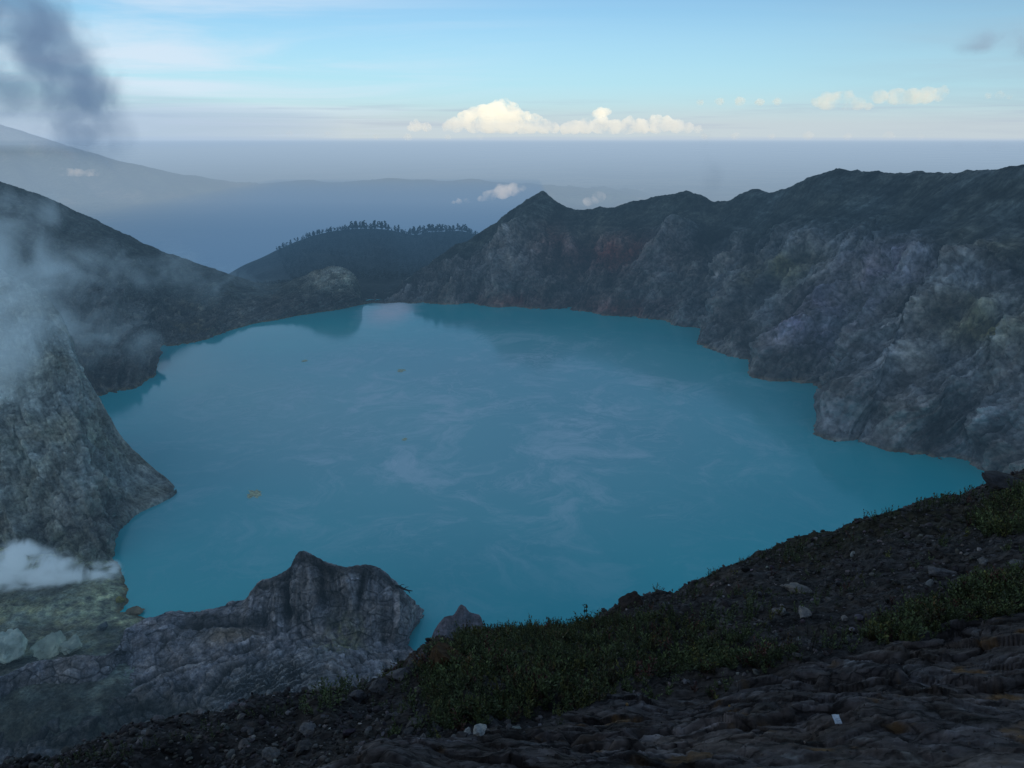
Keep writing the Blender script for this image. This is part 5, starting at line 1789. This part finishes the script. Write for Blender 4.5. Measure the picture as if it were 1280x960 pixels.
steam('cloud_bank', 'low grey cloud lying just above the rim ridge at the right edge', [
    B(1262, 182, 3000, 160, 150, 34, 0.7), B(1210, 180, 3000, 110, 150, 24, 0.5), B(1330, 186, 3000, 200, 150, 40, 0.7)],
    0.0034, 0.008, (0.55, 0.60, 0.70), gain=3.4, thresh=0.16, rate=0.3, soft=0, glow=(0.10, 0.14, 0.19))

# ------------------------------------------------------------------ clouds
def cloud_mat(name, dens, glow, ns, lo, hi, rate):
    m, T = new_mat(name)
    p = T.n('ShaderNodeNewGeometry').outputs['Position']
    n = T.noise(p, ns, 6, 0.62, 0.4)
    d = T.math('MULTIPLY', T.range(n, lo, hi), dens)
    v = T.n('ShaderNodeVolumePrincipled', i_Color=(0.98, 0.98, 0.98), i_Density=d, i_Anisotropy=0.0)
    v.inputs['Emission Color'].default_value = (*glow, 1)
    T.set(v.inputs['Emission Strength'], d)  # cloud body glows, standing in for sunlight scattered within it
    T.n('ShaderNodeOutputMaterial', i_Volume=v)
    m.cycles.volume_step_rate = rate
    return m
M_CLOUD = {'bank': cloud_mat('cloud_bank', 0.0040, (0.30, 0.26, 0.17), 1 / 700, 0.36, 0.60, 0.2),
           'high': cloud_mat('cloud_high', 0.0016, (0.20, 0.18, 0.11), 1 / 900, 0.36, 0.62, 0.25),
           'faint': cloud_mat('cloud_faint', 0.0020, (0.20, 0.18, 0.11), 1 / 900, 0.36, 0.62, 0.25),
           'low': cloud_mat('cloud_low', 0.013, (0.28, 0.20, 0.14), 1 / 110, 0.38, 0.64, 0.2)}

def cloud(lumps, Y, label, seed, flat_base=None, vox=0.6, rough=1.0, group=None, kind='bank', depth=0.8):
    """lumps: (px, py, radius px) puffs at distance Y; remeshed into one body and roughened"""
    g = np.random.default_rng(seed)
    u = Y / FPX / math.cos(PITCH) * 0.7
    parts = []
    V0, F0 = ico(2)
    for (px, py, r) in lumps:
        r = r * 1.45
        c = PY(px, py, Y)
        parts.append((V0 * np.array([r, r * depth, r * 0.85]) * u + c, F0))
        for _ in range(26):
            d = g.normal(size=3); d /= np.linalg.norm(d)
            d[2] = abs(d[2]) * 0.9 - 0.1
            d *= g.uniform(0.6, 1.25)
            rr = r * g.uniform(0.12, 0.42)
            parts.append((V0 * rr * u + c + d * np.array([r, r * depth, r * 0.85]) * u * 0.85, F0))
    V, F, _ = merge(parts)
    if flat_base is not None:
        zb = PY(0, flat_base, Y)[2]
        V[:, 2] = np.where(V[:, 2] < zb, zb - (zb - V[:, 2]) * 0.12, V[:, 2])
    c0 = V.mean(0)
    o = link('cloud', mesh_from('cloud', V - c0, F, None))
    o.location = c0
    me, co, nn = remeshed(o, u * vox)
    q = co / u
    s = seed * 3.7
    bil = np.abs(perlin(q[:, 0] / 9 + s, q[:, 1] / 9, q[:, 2] / 9)) * 3.0 + np.abs(perlin(q[:, 0] / 4.2 + s, q[:, 1] / 4.2, q[:, 2] / 4.2)) * 1.2 + np.abs(perlin(q[:, 0] / 2 + s, q[:, 1] / 2, q[:, 2] / 2)) * 0.7
    co = co + nn * ((bil - 0.5) * u * rough)[:, None]
    me.vertices.foreach_set('co', co.astype(f32).ravel())
    me.polygons.foreach_set('use_smooth', np.ones(len(me.polygons), bool))
    me.materials.clear()
    me.materials.append(M_CLOUD[kind])
    me.update()
    me.name = 'cloud'
    o.data = me
    return tag(o, label, 'cloud', group)

YC = 42000
cloud([(520, 158, 7), (533, 159, 6), (513, 160, 4)], YC, 'small cream cloud at the left end of the bank on the horizon', 1, 165, rough=0.5)
cloud([(570, 156, 10), (585, 149, 12), (605, 146, 16), (627, 140, 17), (640, 148, 16), (612, 156, 14), (632, 157, 14), (592, 157, 10), (560, 159, 7)], YC, 'tallest bright cumulus tower of the bank on the horizon', 2, 166, rough=0.7)
cloud([(662, 157, 11), (668, 150, 8), (680, 158, 10), (692, 160, 7), (654, 160, 9)], YC, 'cream cumulus right beside the tall tower on the horizon', 3, 167, rough=0.7)
cloud([(751, 141, 7), (758, 140, 5), (745, 143, 5)], YC, 'small round cloud floating above the long cloud row', 4, 148, rough=0.4)
cloud([(708, 161, 8), (718, 159, 9), (732, 158, 10), (750, 157, 11), (768, 159, 10), (785, 158, 11), (802, 159, 10), (820, 156, 11), (832, 155, 10), (846, 158, 9), (860, 160, 7), (872, 162, 5)], YC, 'long row of low cream cumulus right of the tall tower', 5, 167, rough=0.7)
cloud([(1035, 127, 12), (1055, 126, 13), (1072, 130, 9), (1022, 128, 6), (1085, 133, 5)], YC, 'pale yellow cloud, left one of the pair high at right', 6, 137, rough=0.7, kind='high')
cloud([(1100, 121, 9), (1122, 122, 12), (1140, 122, 12), (1158, 119, 11), (1175, 118, 9)], YC, 'pale yellow cloud, right one of the pair high at right', 7, 130, rough=0.7, kind='high')
cloud([(612, 245, 8), (628, 240, 10), (642, 237, 9), (652, 235, 5), (602, 249, 5)], 5600, 'peach-lit small cloud floating in front of the far mountains', 8, 251, rough=0.6, kind='low')
cloud([(574, 252, 4), (584, 251, 4), (567, 253, 2.5)], 5800, 'tiny flat cloud wisp left of the peach-lit cloud', 9, 255, rough=0.3, kind='low')
cloud([(735, 252, 6), (750, 246, 7), (744, 250, 6)], 5600, 'faint cloud wisp partly behind the peaked far rim', 10, 259, rough=0.6, kind='low')
cloud([(66, 213, 4), (76, 215, 5), (88, 216, 6), (100, 217, 6.5), (112, 217, 6), (124, 218, 4.5)], 5600, 'thin white cloud lying on the volcano flank at upper left', 11, 220, rough=0.4, kind='low')
cloud([(340, 168, 3), (362, 167, 4), (385, 168, 3.5), (410, 168, 4), (432, 167, 5), (452, 168, 3)], YC, 'thin pinkish cloud streak on the horizon left of the bank', 12, 171, rough=0.4, kind='high')
cloud([(875, 128, 4), (900, 127, 5), (925, 127, 6), (950, 128, 5), (972, 127, 5)], YC, 'faint flat yellowish cloud streak between the bank and the high pair', 13, 132, rough=0.5, kind='faint')
cloud([(1235, 120, 4), (1250, 119, 5), (1262, 120, 4)], YC, 'faint small cloud right of the high pair near the right edge', 14, 124, rough=0.5, kind='faint')
cloud([(880, 171, 4), (920, 170, 5), (965, 171, 4), (1010, 170, 6), (1060, 171, 5), (1110, 170, 6), (1150, 171, 4)], YC, 'very thin pale cloud streak lying on the horizon below the high pair', 15, 176, rough=0.4, kind='faint')
cloud([(470, 171, 4), (510, 172, 5), (560, 172, 4), (600, 171, 4)], YC, 'very thin pale cloud streak on the horizon under the tall tower', 16, 176, rough=0.4, kind='faint')
